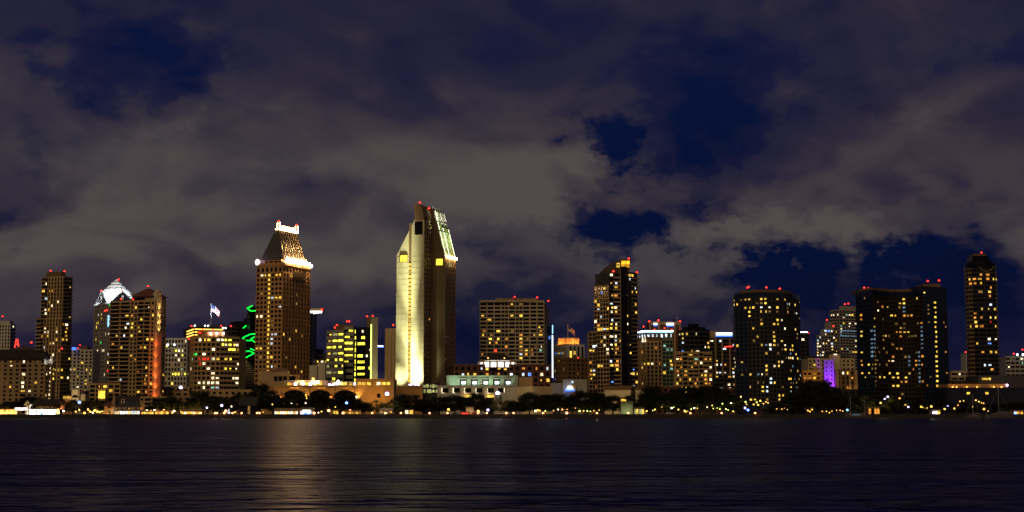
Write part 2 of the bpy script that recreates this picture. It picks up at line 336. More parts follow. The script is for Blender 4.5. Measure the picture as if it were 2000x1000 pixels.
# bay
wm_, wnt, wb = _nt('bay_water')
t_ = wnt.nodes.new('ShaderNodeTexCoord')
def wnoise(sc, scale, det, dist, st, di, prev=None):
    mpn = wnt.nodes.new('ShaderNodeMapping'); mpn.inputs['Scale'].default_value = sc; mpn.inputs['Rotation'].default_value = (0, 0, R(4)); wnt.links.new(t_.outputs['Object'], mpn.inputs[0])
    n = wnt.nodes.new('ShaderNodeTexNoise'); n.inputs['Scale'].default_value = scale; n.inputs['Detail'].default_value = det; n.inputs['Distortion'].default_value = dist; n.inputs['Roughness'].default_value = .55
    wnt.links.new(mpn.outputs[0], n.inputs[0])
    bp = wnt.nodes.new('ShaderNodeBump'); bp.inputs['Strength'].default_value = st; bp.inputs['Distance'].default_value = di; wnt.links.new(n.outputs[0], bp.inputs['Height'])
    if prev is not None: wnt.links.new(prev.outputs[0], bp.inputs['Normal'])
    return bp
b1 = wnoise((.7, 1, 1), .38, 3, .8, 1, 6.2); b2 = wnoise((.45, 1, 1), .9, 2, .3, 1, .3, b1); b3 = wnoise((.5, 1, 1), .09, 3, .4, 1, 14., b2)
wb.inputs['Base Color'].default_value = (.003, .008, .10, 1); wb.inputs['Roughness'].default_value = .31; wb.inputs['IOR'].default_value = 1.33; wb.inputs['Specular IOR Level'].default_value = .10
# choppy water: troughs and wave backs between the mirroring facets stay dark
df = wnt.nodes.new('ShaderNodeBsdfDiffuse'); df.inputs['Color'].default_value = (.003, .008, .10, 1)
ads = wnt.nodes.new('ShaderNodeMixShader'); ads.inputs[0].default_value = .8; wnt.links.new(df.outputs[0], ads.inputs[1]); wnt.links.new(wb.outputs[0], ads.inputs[2])
for nd in (wb, df): wnt.links.new(b3.outputs[0], nd.inputs['Normal'])
wnt.links.new(ads.outputs[0], [n for n in wnt.nodes if n.type == 'OUTPUT_MATERIAL'][0].inputs['Surface'])
m = MB(); m.add([(-2200, -300, 0), (2200, -300, 0), (2200, SHORE + 6, 0), (-2200, SHORE + 6, 0)], [(0, 1, 2, 3)]); m.build('water', 'bay_water').__setitem__('kind', 'structure')

# ================================================================ buildings, from the left edge of the view to the right
Y0 = 1100
# --- pale tower at the very edge
b = block('apartment_tower', 'pale narrow tower cut off by the left picture edge, dark glass corner', corners(-30, 20, 30, 1500, 12), 634, 'white', fh=3.4, bay=3.2, ww=.5, wh=.7, span=.2, p=.03, keys='yw', fw={1: dict(ww=.95, pier=.1, glass='glass_blue')})
P = b.P; b.core([b.L(p) for p in flat(-20, 18, 1503, 12)], b.zt, b.zt + 4, 'white', 'roof'); b.beacon(5, 618, 1506); b.done()
# --- hotel with dark mansard roof
b = block('hotel', 'tan hotel with dark mansard roof and small square windows, far left', corners(-40, 91, 99, 1060, 4), 702, 'hotel_tan', faces=(1,), fh=3.1, bay=4.4, ww=.42, wh=.5, span=.3, p=.0)
f = Face(b.P[0], b.P[1]); kw_ = dict(fh=3.1, wall='hotel_tan', span=.3, keys='yyw')
b.facade(f, 0, b.zt, bay=4.4, ww=.42, wh=.5, p=.01, a1=f.len * .63, **kw_); b.facade(f, 0, b.zt, bay=4.4, ww=.8, wh=.66, p=.05, a0=f.len * .63, a1=f.len * .73, nb=1, **kw_); b.facade(f, 0, b.zt, bay=4.4, ww=.42, wh=.5, p=.01, a0=f.len * .73, **kw_)
q = corners(-42, 94, 101, 1058.5, 4); P = [b.L(p) for p in q]; c = sum((Vector(p) for p in P), Vector((0, 0))) / 4
ins = lambda P, k, kx=None: [tuple(c + (Vector(p) - c) * k) for p in P]
b.M('roof', 'roof_dark').prism(P, b.zt, b.zt + 1.2); b.M('roof', 'roof_dark').prism(ins(P, .99), b.zt + 1.2, b.z(686), 0, ins(P, .9)); b.M('roof', 'roof_dark').prism(ins(P, .8), b.z(686), b.z(683))
cp = (PX(45, 1075, 680) - b.loc.x, 18); mm = b.M('dome', 'slate')
for k in range(4): mm.cyl(*cp, b.z(685) + k * 1.2, b.z(685) + (k + 1) * 1.2, 9.5 * math.cos(k * .37), 9.5 * math.cos((k + 1) * .37), 14)
mm = MB(); xr = PX(33, 1080, 668) - b.loc.x; z0 = b.z(679, 1080); z1 = b.z(662, 1080)
for s_ in (-1, 1): mm.tube((xr + s_ * 1.5, 20, z0), (xr + s_ * .4, 20, z1), .45)
mm.box(xr - 1, xr + 1, 19.7, 20.3, z0 + 2, z0 + 2.8); mm.build('red_lit_spire', 'neon_red', b.o)  # spire behind the roof, its red lighting built in as glow
b.beacon(61, 669, 1080)
b.done(Zs(0, 500, 3.03, [(70,632,'y'),(68,652,'w'),(142,632,'w'),(205,632,'d'),(265,697,'w'),(228,740,'y'),(155,697,'w'),(155,740,'w'),(130,770,'w'),(142,763,'w'),(128,785,'y'),(155,803,'w'),(258,827,'y'),(25,760,'d'),(140,720,'d')]))
b = Bld('stair_wing', 'slim tan stair wing with a column of lit slots beside the mansard hotel', (PX(104, 1064), 1064), 'building')
P = [b.L(p) for p in corners(97, 104, 109, 1064, 20)]; zt = b.z(698); b.core(P, 0, zt, 'tan_dark'); f = Face(P[1], P[2])
b.facade(Face(P[0], P[1]), 0, zt, 3.1, 20, ww=.3, wh=.5, wall='tan_dark', p=.75, keys='w', nb=1); b.facade(f, 0, zt, nb=1, ww=.5, wall='tan_dark', p=.1); b.done()
spot(b.o, (-2, -8, 33), (-1.5, 0, 41), 9000, (.6, .75, 1), 60)
# --- tall slender residential tower
b = Bld('residential_tower', 'tall slender brown tower with ribbed piers and set-back top, left side', (PX(122, 1250), 1250), 'tower')
lo = [b.L(p) for p in corners(71, 120, 139, 1250, 25)]; up = [b.L(p) for p in corners(79, 121, 138, 1252, 25)]; zm, zt = b.z(622), b.z(541)
b.core(lo, 0, zm, 'tan_dark'); b.core(up, zm, zt, 'tan_dark'); ph = [b.L(p) for p in corners(87, 116, 124, 1256, 25)]; b.core(ph, zt, b.z(529), 'brown', 'roof')
d_ = lambda u, v, i, j: .14 if 640 < v < 770 and i > .35 else .05
for (P, z0, z1) in ((lo, 0, zm), (up, zm, zt)):
    f = Face(P[0], P[1]); b.facade(f, z0, z1, 3.15, 3.4, ww=.55, wh=.75, wall='tan', pier=.7, span=.15, p=d_, keys='yyow', a0=f.len * .3)
    b.facade(f, z0, z1, 3.15, 4.5, ww=.9, wh=.75, wall='tan_dark', pier=.2, span=.6, p=d_, keys='yow', a1=f.len * .3)
    f = Face(P[1], P[2]); b.facade(f, z0, z1, 3.15, 4.5, ww=.9, wh=.7, wall='tan_dark', pier=.2, span=.6, p=d_, keys='yyow')
    for j in range(int((z1 - z0) / 3.15)):
        b.balcony(Face(P[0], P[1]), 0, Face(P[0], P[1]).len * .22, z0 + j * 3.15 + .2, 1.5, .3, 'tan'); b.balcony(f, f.len * .35, f.len, z0 + j * 3.15 + .2, 1.5, .3, 'tan_dark')
for (u, v) in ((99, 529), (126, 530)): b.beacon(u, v, 1262)
b.beacon(121, 681, 1246)
b.done(Zs(0, 500, 3.03, [(275,258,'c'),(305,205,'y'),(275,310,'w'),(275,325,'w'),(265,420,'w'),(262,437,'w'),(333,437,'w'),(385,400,'w'),(400,418,'y'),(400,438,'y'),(400,460,'y'),(290,460,'y'),(380,505,'y'),(400,505,'y'),(260,550,'c'),(410,190,'y'),(375,675,'y'),(400,600,'y'),(375,712,'y'),(350,675,'y')]))
# --- grey-white slabs
b = Bld('apartment_block', 'pale grey pair of joined slabs behind the ribbed tower, few lit windows', (PX(158, 1360), 1360))
P = [b.L(p) for p in flat(136, 159, 1360, 25)]; Q = [b.L(p) for p in flat(158, 183, 1355, 25)]; b.core(P, 0, b.z(683), 'white'); b.core(Q, 0, b.z(685), 'white'); b.core([b.L(p) for p in flat(157, 171, 1364, 12)], 0, b.z(675), 'brown', 'roof')
for q_, v_ in ((P, 683), (Q, 685)): b.facade(Face(q_[0], q_[1]), 0, b.z(v_), 3.2, 3.6, ww=.5, wh=.6, wall='white', p=.14, keys='ywy')
b.beacon(156, 674, 1368, .9); b.beacon(152, 680, 1358, .8); m = MB(); m.box(PX(141, 1355, 682) - b.loc.x, PX(149, 1355, 682) - b.loc.x, -6, -5.6, b.z(684), b.z(679)); m.build('blue_sign', 'led_blue', b.o)
b.done()
# --- glass tower with the white floodlit helm roof
b = Bld('office_tower', 'dark glass office tower with white floodlit folded pyramid roof', (PX(212, 1420), 1420), 'tower')
P = [b.L(p) for p in corners(184, 209, 266, 1420, 58)]; ze = b.z(592); b.core(P, 0, ze, 'slate')
cen = (Vector(P[0]) + Vector(P[2])) / 2; pk = b.z(567); ap = b.z(546, 1450)
mm = b.M('crown', 'pyramid')
for i in range(4):
    e, l, r = Vector(P[i]), (Vector(P[i]) + Vector(P[i - 1])) / 2, (Vector(P[i]) + Vector(P[(i + 1) % 4])) / 2
    mm.add([(*cen, ap), (*l, pk), (*e, ze), (*r, pk)], [(0, 1, 2, 3)])
    # rib bars across each fold and along its edges
    for t in (.25, .5, .75): b.M('crown_rib', 'slate').tube(tuple(Vector((*l, pk)).lerp(Vector((*cen, ap)), t) + Vector((0, -.2, .2))), tuple(Vector((*r, pk)).lerp(Vector((*cen, ap)), t) + Vector((0, -.2, .2))), .22)
    n_ = P[(i + 1) % 4]; b.M('gable', 'glass_black').add([(*e, ze), (*n_, ze), (*r, pk)], [(0, 1, 2)])
    for (s0, s1) in (((*e, ze), (*r, pk)), ((*n_, ze), (*r, pk))): b.M('gable_frame', 'grey').tube(s0, s1, .6)
for i in (0, 1):
    f = Face(P[i], P[i + 1])
    b.facade(f, 0, ze, 3.9, 5, ww=.8, wh=.7, wall='grey', pier=.5, span=.2, p=.05, keys='wycy', glass='glass_blue' if i else 'glass')
    for a in (.0, .5, 1): b.fbox(f, max(0, f.len * a - .9), min(f.len, f.len * a + .9), 0, ze if a != .5 else ze + 8, -.02, .9, 'wall', 'grey')
mm = MB(); f = Face(P[1], P[2])
for zz in (b.z(618), b.z(624), b.z(632)): p_, q_ = f.at(0, 1.1), f.at(f.len * .42, 1.1); mm.tube((*p_, zz), (*q_, zz), .7)
for a in (.02, .2): p_ = f.at(f.len * a, 1.1); mm.tube((*p_, b.z(616)), (*p_, b.z(638)), .6)
mm.build('light_bar', 'led_cyan', b.o)
for (u, v) in ((232, 546), (198, 568), (239, 567)): b.beacon(u, v, 1420, 1.4)
for (u, v) in ((205, 607), (209, 606), (236, 584)): b.beacon(u, v, 1405, 1.3)
b.done(Zs(170, 520, 3.333, [(70,375,'y'),(60,375,'y'),(75,310,'w'),(95,305,'w'),(125,437,'w'),(155,412,'w'),(105,540,'w'),(152,562,'c'),(120,612,'w'),(152,635,'w'),(115,713,'w'),(165,728,'w'),(150,690,'r'),(95,508,'G'),(165,235,'G')]))
for i, q_ in ((0, P[0]), (1, P[1]), (2, P[2])):
    out = (Vector(q_) - cen).normalized() * 17 + Vector(q_); spot(b.o, (out.x, out.y, ze + 1), (*(cen * .55 + Vector(q_) * .45), (ze + ap) / 2 + 2), 150000 if i else 110000, (.86, .95, 1), 62)
# --- tan condo tower with hipped roof and the orange light column
b = Bld('condo_tower', 'wide tan apartment tower with hipped roof and orange lit column on its corner', (PX(303, 1150), 1150), 'tower')
P = [b.L(p) for p in corners(214, 302, 323, 1150, 18)]; f = Face(P[0], P[1]); g = Face(P[1], P[2])
zl, zt = b.z(588), b.z(590); b.core(P, 0, zt, 'tan'); Lf = f.len
dd = lambda u, v, i, j: .03
b.facade(f, 0, zl, 3.15, 8.2, ww=.86, wh=.66, wall='tan', pier=.5, span=.55, p=dd, keys='yyowo', a1=Lf * .46)
b.facade(f, 0, zl, 3.15, 3.6, ww=.6, wh=.62, wall='tan', pier=.4, span=.4, p=.02, keys='yo', a0=Lf * .46, a1=Lf * .62)
b.facade(f, 0, zl, 3.15, 6.6, ww=.86, wh=.62, wall='tan', pier=.5, span=.55, p=dd, keys='yyow', a0=Lf * .62, a1=Lf * .9)
b.facade(f, 0, zl, 3.15, 3.6, ww=.5, wh=.6, wall='tan', p=.0, a0=Lf * .9, nb=1)
b.facade(g, 0, zl - 4, 3.15, 3.4, ww=.5, wh=.6, wall='tan', p=.03, keys='y', a0=g.len * .46)
nf_ = round(zl / 3.15); fh_ = zl / nf_
for j in range(1, nf_):
    b.balcony(f, .3, Lf * .46, j * fh_ - .1, 1.5, .3, 'tan'); b.balcony(f, Lf * .62, Lf * .895, j * fh_ - .1, 1.5, .3, 'tan')
# roof storeys
fr = lambda a, n: f.at(Lf * a, n)
T = [fr(.46, -1), fr(.93, -1), fr(.93, -20), fr(.46, -20)]; b.core(T, zt, b.z(578), 'tan', 'roof_storey'); b.core([fr(.36, -1), fr(.52, -1), fr(.52, -16), fr(.36, -16)], zt, zt + 2, 'tan', 'roof_storey')
E = [fr(.42, 1), fr(.96, 1), fr(.96, -22), fr(.42, -22)]; RT = [fr(.66, -9.5), fr(.72, -9.5), fr(.72, -11), fr(.66, -11)]; b.M('roof', 'redbrown').prism(E, b.z(578), b.z(561), 0, RT)
for a in (.50, .57, .64, .71):  # arched dormer fronts
    p0, p1, p2 = f.at(Lf * a - 1.6, .3), f.at(Lf * a + 1.6, .3), f.at(Lf * a, .3)
    b.fbox(f, Lf * a - 1.5, Lf * a + 1.5, zt, b.z(581), -.9, .05, 'dormer', 'glass_black')
mm = MB(); ac = f.at(Lf * .44, 0)
for k in range(9):
    t0, t1 = math.pi * k / 8, math.pi * (k + 1) / 8; r_ = 2.6
    p0, p1 = f.at(Lf * .49 + r_ * math.cos(t0), .6), f.at(Lf * .49 + r_ * math.cos(t1), .6)
    if k < 8: mm.tube((*p0, b.z(579) + r_ * math.sin(t0)), (*p1, b.z(579) + r_ * math.sin(t1)), .35)
mm.build('arch_trim', 'ochre', b.o)
# corner pier lit orange below and warm above
pc = g.at(g.len * .12, 0); b.core([g.at(.3, 2.0), g.at(g.len * .46, 2.0), g.at(g.len * .46, -.5), g.at(.3, -.5)], 0, b.z(649), 'cream', 'light_column'); b.core([g.at(g.len * .06, 1.0), g.at(g.len * .46, 1.0), g.at(g.len * .46, -3), g.at(g.len * .06, -3)], b.z(649), b.z(571), 'cream', 'corner_pier')
pt_ = g.at(g.len * .13, 1.3); b.M('corner_cap', 'cream').ball(*g.at(g.len * .26, -.8), b.z(571), 2.6, 10, 6)
for z0_ in range(2, 58, 8): q_ = tuple(Vector(g.at(-.2, 3.6)) + f.n * 1.8); spot(b.o, (*q_, z0_), (*g.at(.9, 1.6), z0_ + 7), 7000 if z0_ < 30 else 5200, (1, .13, .015), 75)
for k, v_ in enumerate((604, 620, 634, 648)):
    q_ = g.at(g.len * .26, 2.6); spot(b.o, (*q_, b.z(v_) - .4), (*g.at(g.len * .26, 1.0), b.z(v_) + 4.4), 2600, (1, .6, .15), 80)
b.beacon(289, 559, 1160); b.beacon(260, 585, 1148, 1.0)
pd = [b.L(p) for p in corners(178, 238, 244, 1120, 6)]; b.core(pd, 0, b.z(752), 'tan', 'podium'); b.facade(Face(pd[0], pd[1]), 0, b.z(752), 3.4, 4.5, ww=.75, wh=.66, wall='tan', p=.1, keys='oy')
pe = [b.L(p) for p in corners(225, 330, 336, 1128, 6)]; b.core(pe, 0, b.z(777), 'tan', 'podium'); b.facade(Face(pe[0], pe[1]), 0, b.z(777), 3.4, 6, ww=.8, wh=.66, wall='tan', p=.1, keys='oy')
b.done(Zs(170, 520, 3.333, [(335,268,'y'),(390,272,'w'),(415,272,'o'),(270,312,'y'),(305,312,'o'),(410,318,'y'),(270,385,'c'),(305,385,'y'),(335,388,'y'),(265,410,'w'),(300,410,'y'),(340,412,'y'),(262,458,'c'),(300,458,'y'),(385,487,'y'),(405,487,'y'),(260,527,'y'),(365,533,'o'),(400,533,'y'),(300,607,'o'),(372,655,'y'),(360,680,'o'),(395,702,'y'),(245,750,'c'),(390,752,'y'),(412,752,'y'),(345,825,'y'),(365,825,'o'),(200,458,'y'),(180,512,'o'),(330,268,'y')]))
m = MB(); xg = PX(203, 1112, 770) - b.loc.x; xh = PX(196, 1112, 770) - b.loc.x; yy = 1112 - b.loc.y
b2_ = Bld('lit_kiosk', 'glowing yellow square pavilion at the foot of the condo tower', (PX(202, 1108), 1108), 'pavilion')
zz = b2_.z(762); zb = b2_.z(778); w_ = PX(208, 1108) - PX(194, 1108)
b2_.core([(-w_ / 2, 0), (w_ / 2, 0), (w_ / 2, 6), (-w_ / 2, 6)], 0, zz, 'ochre')
for k in range(3): m = MB(); m.box(-w_ / 2 + .3 + k * (w_ / 3), -w_ / 2 + (k + 1) * w_ / 3 - .2, -.25, -.05, zb, zz - .6); m.build('lit_window', 'lit_g' if k else 'lit_y', b2_.o)
m = MB(); m.box(-w_ / 2 - .4, w_ / 2 + .4, -.6, 6.4, zz, zz + .5); m.build('roof', 'tan', b2_.o); b2_.done()
spot(b2_.o, (0, -5, zb), (0, 0, zz - 2), 2500, (1, .7, .1), 90)
# --- white grid office
b = block('office_block', 'pale grey office block with square window grid beside orange column', corners(318, 366, 374, 1290, 10), 662, 'white', fh=4.0, bay=4.2, ww=.62, wh=.62, pier=.6, span=.6, p=.09, keys='ywgd', nb=8)
for u in (328, 341): m = MB(); m.ball(PX(u, 1285, 673) - b.loc.x, -6, b.z(674), .9); m.build('roof_lamp', 'led_white', b.o)
b.done(Zs(310, 580, 4.165, [(100,622,'g'),(135,622,'g'),(170,622,'g'),(205,622,'g'),(232,622,'g'),(180,592,'t'),(105,705,'y'),(160,430,'w'),(200,425,'w'),(120,540,'d'),(200,540,'d')]))
# --- dark office behind with lit parapet lines and the big flag
b = Bld('office_building', 'dark flat-topped office behind the curved tan block, yellow light strips and rooftop flag', (PX(400, 1340), 1340))
P = [b.L(p) for p in corners(359, 380, 462, 1340, 70)]; b.core(P, 0, b.z(637), 'charcoal')
for i in (0, 1): b.facade(Face(P[i], P[i + 1]), 0, b.z(637), 4, 5, ww=.9, wh=.6, wall='charcoal', p=.02, keys='y')
g = Face(P[1], P[2]); f = Face(P[0], P[1])
for v_, e_ in ((643, .42), (648.5, .26), (654, .12), (660, .12)):
    m = MB(); m.tube((*f.at(f.len * .4, 1), b.z(v_)), (*f.at(f.len, 1), b.z(v_)), .45); m.tube((*g.at(0, 1), b.z(v_)), (*g.at(g.len * e_ * 1.6, 1), b.z(v_)), .45); m.build('light_strip', 'lamp_gold', b.o)
for (u, v) in ((374, 637), (400, 637.5), (432, 636.5), (451, 637)): b.beacon(u, v, 1345, 1.2)
for u in (381, 401, 407, 441, 436): m = MB(); m.ball(PX(u, 1338, 634) - b.loc.x, -3, b.z(636.5 if u < 430 else 641), .8); m.build('roof_lamp', 'led_white', b.o)
b.done()
def flag(name, label, u, vtop, vbot, w, h, Y, mats, rows):
    t = bpy.data.objects.new(name, None); COL.objects.link(t); z0, z1 = PZ(vbot, Y), PZ(vtop, Y); x = PX(u, Y, (vtop + vbot) / 2); t.location = (x, Y, z0); tag(t, label, 'flag')
    m = MB(); m.cyl(0, 0, 0, z1 - z0, .35, .22, 8); m.ball(0, 0, z1 - z0 + .3, .5); m.build('flagpole', 'pole_metal', t)
    NX, NZ = 14, 13; m = MB()
    for j in range(NZ + 1):
        for i in range(NX + 1):
            a, c_ = i / NX, j / NZ; m.v.append((.3 + a * w * .92, .9 * math.sin(a * 7 + c_) * a, z1 - z0 - .6 - c_ * h - a * a * h * .75 - a * h * .15 + .3 * math.sin(a * 6)))
    for j in range(NZ):
        for i in range(NX): k = j * (NX + 1) + i; m.f.append((k, k + NX + 1, k + NX + 2, k + 1)); m.m.append(rows(i / NX, j))
    o = m.build('cloth', mats, t, True); md = o.modifiers.new('thick', 'SOLIDIFY'); md.thickness = .05
    return t
wallmat('flag_red', (.5, .06, .07)); wallmat('flag_white', (.8, .8, .8)); wallmat('flag_blue', (.06, .10, .3))
t = flag('flag', 'large floodlit striped flag on a white pole above the dark office', 412, 594, 636, 8.5, 6.5, 1345, ['flag_red', 'flag_white', 'flag_blue'], lambda a, j: 2 if a < .4 and j < 7 else j % 2)
for dx in (-5, 9): spot(t, (dx, -14, 1), (2.5, 0, 15), 32000, (.8, .88, 1), 45)
# --- tan office block with curved corner
b = Bld('curved_office', 'tan office block with rounded corner, white lit grid and yellow lit bands', (PX(420, 1180), 1180))
pts = [(372, 1200), (374, 1190), (381, 1183), (395, 1180), (431, 1180), (468, 1188)]; W = [Vector((PX(u, y), y)) for u, y in pts]; W += [W[-1] + Vector((0, 30)), W[0] + Vector((0, 25))]
P = [b.L(p) for p in W]; zt = b.z(659); b.core(P, 0, zt, 'tan')
for i in range(4):
    f = Face(P[i], P[i + 1]); b.facade(f, 0, zt, 3.7, 3.3, ww=.68, wh=.62, wall='tan', pier=.4, span=.4, p=lambda u, v, i, j: .16 if v > 745 or v < 668 else .05, keys='wwtyw')
f = Face(P[4], P[5]); b.facade(f, 0, zt, 3.7, 3.4, ww=.92, wh=.52, wall='tan', pier=.15, span=.5, p=lambda u, v, i, j: .5 if v < 690 else .12, keys='gyyw')
b.core([b.L((PX(u, 1183), y)) for u, y in ((385, 1184), (438, 1184), (438, 1200), (385, 1200))], zt, b.z(647, 1183), 'ochre', 'penthouse')
for u in (410, 422, 435): 
    m = MB(); xx = PX(u, 1180, 651) - b.loc.x; m.box(xx - .8, xx + .8, 2.4, 3.2, b.z(652), b.z(649)); m.build('flood_lamp', 'flood_violet', b.o); spot(b.o, (xx, 1.0, b.z(656)), (xx, 4, b.z(649)), 1800, (1, .6, .4), 100)
for (u, v) in ((396, 644), (416, 644), (390, 650), (369, 662)): b.beacon(u, v, 1183, 1.1)
b.done(Zs(310, 580, 4.165, [(375,325,'w'),(495,328,'w'),(525,330,'w'),(350,355,'w'),(375,355,'y'),(400,357,'y'),(585,357,'g'),(540,390,'g'),(585,390,'g'),(620,390,'y'),(580,435,'g'),(360,450,'w'),(290,483,'G'),(310,485,'G'),(340,485,'r'),(405,485,'r'),(435,485,'w'),(487,485,'w'),(345,517,'r'),(373,517,'w'),(490,515,'y'),(335,540,'r'),(585,490,'g'),(540,490,'y'),(545,580,'g'),(580,580,'g'),(635,590,'w'),(425,642,'w'),(455,642,'w'),(485,642,'w'),(340,708,'w'),(360,708,'w'),(400,708,'w'),(425,708,'w'),(480,708,'w'),(645,715,'w'),(650,650,'w'),(650,560,'w'),(475,740,'c'),(450,740,'t')]))
# --- black glass tower with green neon outlines
b = Bld('neon_tower', 'black glass tower outlined by zigzag green neon tubes', (PX(480, 1400), 1400), 'tower')
oc = [(448, 1412), (450, 1402), (463, 1396), (484, 1396), (500, 1404)]; W = [b.L((PX(u, y), y)) for u, y in oc]; W += [(W[-1][0], 40), (W[0][0], 40)]
b.core(W, 0, b.z(628), 'glass_black'); b.core([tuple(Vector((8, 0)) + Vector((w[0] * .72, w[1] * .72 + 5))) for w in W], b.z(628), b.z(621), 'glass_black', 'roof')
tq = [b.L((PX(u, y), y)) for u, y in ((482, 1394), (488, 1390), (515, 1390), (520, 1400), (520, 1425), (482, 1425))]; b.core(tq, 0, b.z(600), 'glass_black', 'tower_shaft')
for i in range(4): b.facade(Face(W[i], W[i + 1]), 30, b.z(632), 4, 4, ww=.95, wh=.92, wall='charcoal', pier=.05, span=.05, p=.03, keys='wytn', glass='glass_black', cap=False)
def neon(pts, Y=1388):
    m = MB(); q = [(PX(u, Y, v) - b.loc.x, Y - b.loc.y + k * .0, PZ(v, Y) - G) for k, (u, v) in enumerate(pts)]
    for p_, r_ in zip(q, q[1:]): m.tube(p_, r_, .48); m.ball(*r_, .48, 6, 4)
    m.build('neon_tube', 'neon_green', b.o)
neon([(493, 597), (483, 602), (489, 607), (500, 607)]); neon([(481, 636), (475, 640.5)], 1393); neon([(499, 652), (488, 653), (474, 660), (479, 665), (491, 665)]); neon([(497, 658), (490, 662), (497, 668)], 1389)
neon([(470, 680), (478, 685)]); neon([(470, 686), (489, 686), (496, 690), (481, 698), (470, 698)]); neon([(489, 681), (496, 684)])
b.done()
b = Bld('slat_building', 'small pale stepped building with stacked white slats below the neon tower', (PX(480, 1250), 1250))
for k in range(12):
    v_ = 754 - k * 4.2; h_ = [15, 15, 15, 15, 14.5, 14, 13.5, 13, 11, 8, 5, 2.5][k]
    m = MB(); x0, x1 = PX(481 - h_, 1250, v_) - b.loc.x, PX(481 + h_, 1250, v_) - b.loc.x; m.box(x0, x1, 0, 14, b.z(v_), b.z(v_ - 1.9)); m.build('slat', 'cream', b.o)
    if k < 11: b.M('wall', 'charcoal').box(x0 + .8, x1 - .8, 1, 13, b.z(v_ - 1.9), b.z(v_ - 4.2))
b.M('wall', 'charcoal').box(PX(467, 1250) - b.loc.x, PX(495, 1250) - b.loc.x, 1, 13, 0, b.z(754)); b.M('mast', 'cream').box(-.4 + .5, .5, 4, 5, b.z(712), b.z(703)); b.done()

# --- bayfront hotel tower with steep crested roof
b = Bld('hotel_tower', 'tan hotel tower with steep dark roof and glowing crested ridge', (PX(552, 1105), 1105), 'tower')
P = [b.L(p) for p in corners(499, 550, 604, 1105, 24)]; f, g = Face(P[0], P[1]), Face(P[1], P[2]); zt = b.z(514); b.core(P, 0, zt, 'ochre')
H1 = b.z(532)
b.facade(f, 20, H1, 3.35, 3.6, ww=.62, wh=.58, wall='ochre', p=.01, keys='yw', a1=f.len * .44); b.facade(f, 20, H1, 3.35, 3.0, ww=.62, wh=.62, wall='ochre', p=1, keys='y', a0=f.len * .44, a1=f.len * .56, nb=1); b.facade(f, 20, H1, 3.35, 3.6, ww=.62, wh=.58, wall='ochre', p=.02, keys='yw', a0=f.len * .56)
b.facade(f, H1, zt - 2, 6.5, 4.0, ww=.55, wh=.62, wall='ochre', p=.0, nf=1); b.facade(g, 20, H1, 3.35, 4.1, ww=.5, wh=.66, wall='ochre', pier=.55, span=.3, p=.012, keys='yd'); b.facade(g, H1, zt - 2, 6, 4.1, ww=.5, wh=.7, wall='ochre', p=0, nf=1)
b.fbox(g, g.len * .3, g.len * .8, H1 - 2.5, H1 + 2.0, 0, 1.6, 'cornice', 'tan')
for ff in (f, g): b.fbox(ff, -.6, ff.len + .6, zt - 1.6, zt + .6, -.5, .9, 'cornice', 'ochre')
zc, zr, zrb = b.z(507), b.z(446), 0
cq = (Vector(P[0]) + Vector(P[2])) / 2; E = [tuple(cq + (Vector(p) - cq) * .88) for p in P]
b.core(E, zt, zc, 'brown', 'roof_storey'); b.facade(Face(E[0], E[1]), zt, zc, nf=1, bay=4, ww=.8, wh=.6, wall='ochre', p=0, cap=False)
ux, uy = f.d, -f.n   # along the left face, into the depth
def loc2(a, d): q = Vector(E[0]) + ux * a + uy * d; return (q.x, q.y)
wA, wD = (Vector(E[1]) - Vector(E[0])).length, (Vector(E[2]) - Vector(E[1])).length
RT = [loc2(wA * .55, wD * .10), loc2(wA * .68, wD * .10), loc2(wA * .68, wD * .84), loc2(wA * .55, wD * .84)]
b.M('roof', 'slate').prism(E, zc, zr, 0, RT)
rg = Face(E[1], E[2])
for k in range(9):   # standing ribs of the roof on the lit slope
    t_2 = (k + .5) / 9; lo_ = Vector((*rg.at(rg.len * t_2, .1), zc)); rt = Vector((*RT[1], zr)).lerp(Vector((*RT[2], zr)), t_2)
    b.M('roof_rib', 'tan').tube(lo_, rt, .3, .22, 5)
    q_ = rg.at(rg.len * t_2, 2.6); q3 = rg.at(rg.len * t_2, 3.4); spot(b.o, (*q3, zc + 1.3), tuple(lo_.lerp(rt, .45)), 80000, (1, .70, .32), 14, .9, .2)
    m = MB(); m.box(q_[0] - .8, q_[0] + .8, q_[1] - .6, q_[1] + .6, zc - 1.2, zc + .7); m.build('flood_lamp', 'flood_white' if k % 3 else 'flood_violet', b.o)
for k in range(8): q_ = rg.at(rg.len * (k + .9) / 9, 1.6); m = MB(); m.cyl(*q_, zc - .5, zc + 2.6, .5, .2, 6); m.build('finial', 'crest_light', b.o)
q_ = f.at(1.0, .5); m = MB(); m.ball(*q_, zt + 1.6, 1.7, 8, 6, 0, 1.3); m.build('flood_lamp', 'flood_violet', b.o); q_ = f.at(f.len - .3, .5); m = MB(); m.ball(*q_, zt + 2.2, .7); m.build('roof_lamp', 'lamp_warm', b.o)
q_ = g.at(g.len - .5, 1); m = MB(); m.ball(*q_, zt + 1.2, 1.4); m.build('flood_lamp', 'flood_violet', b.o)
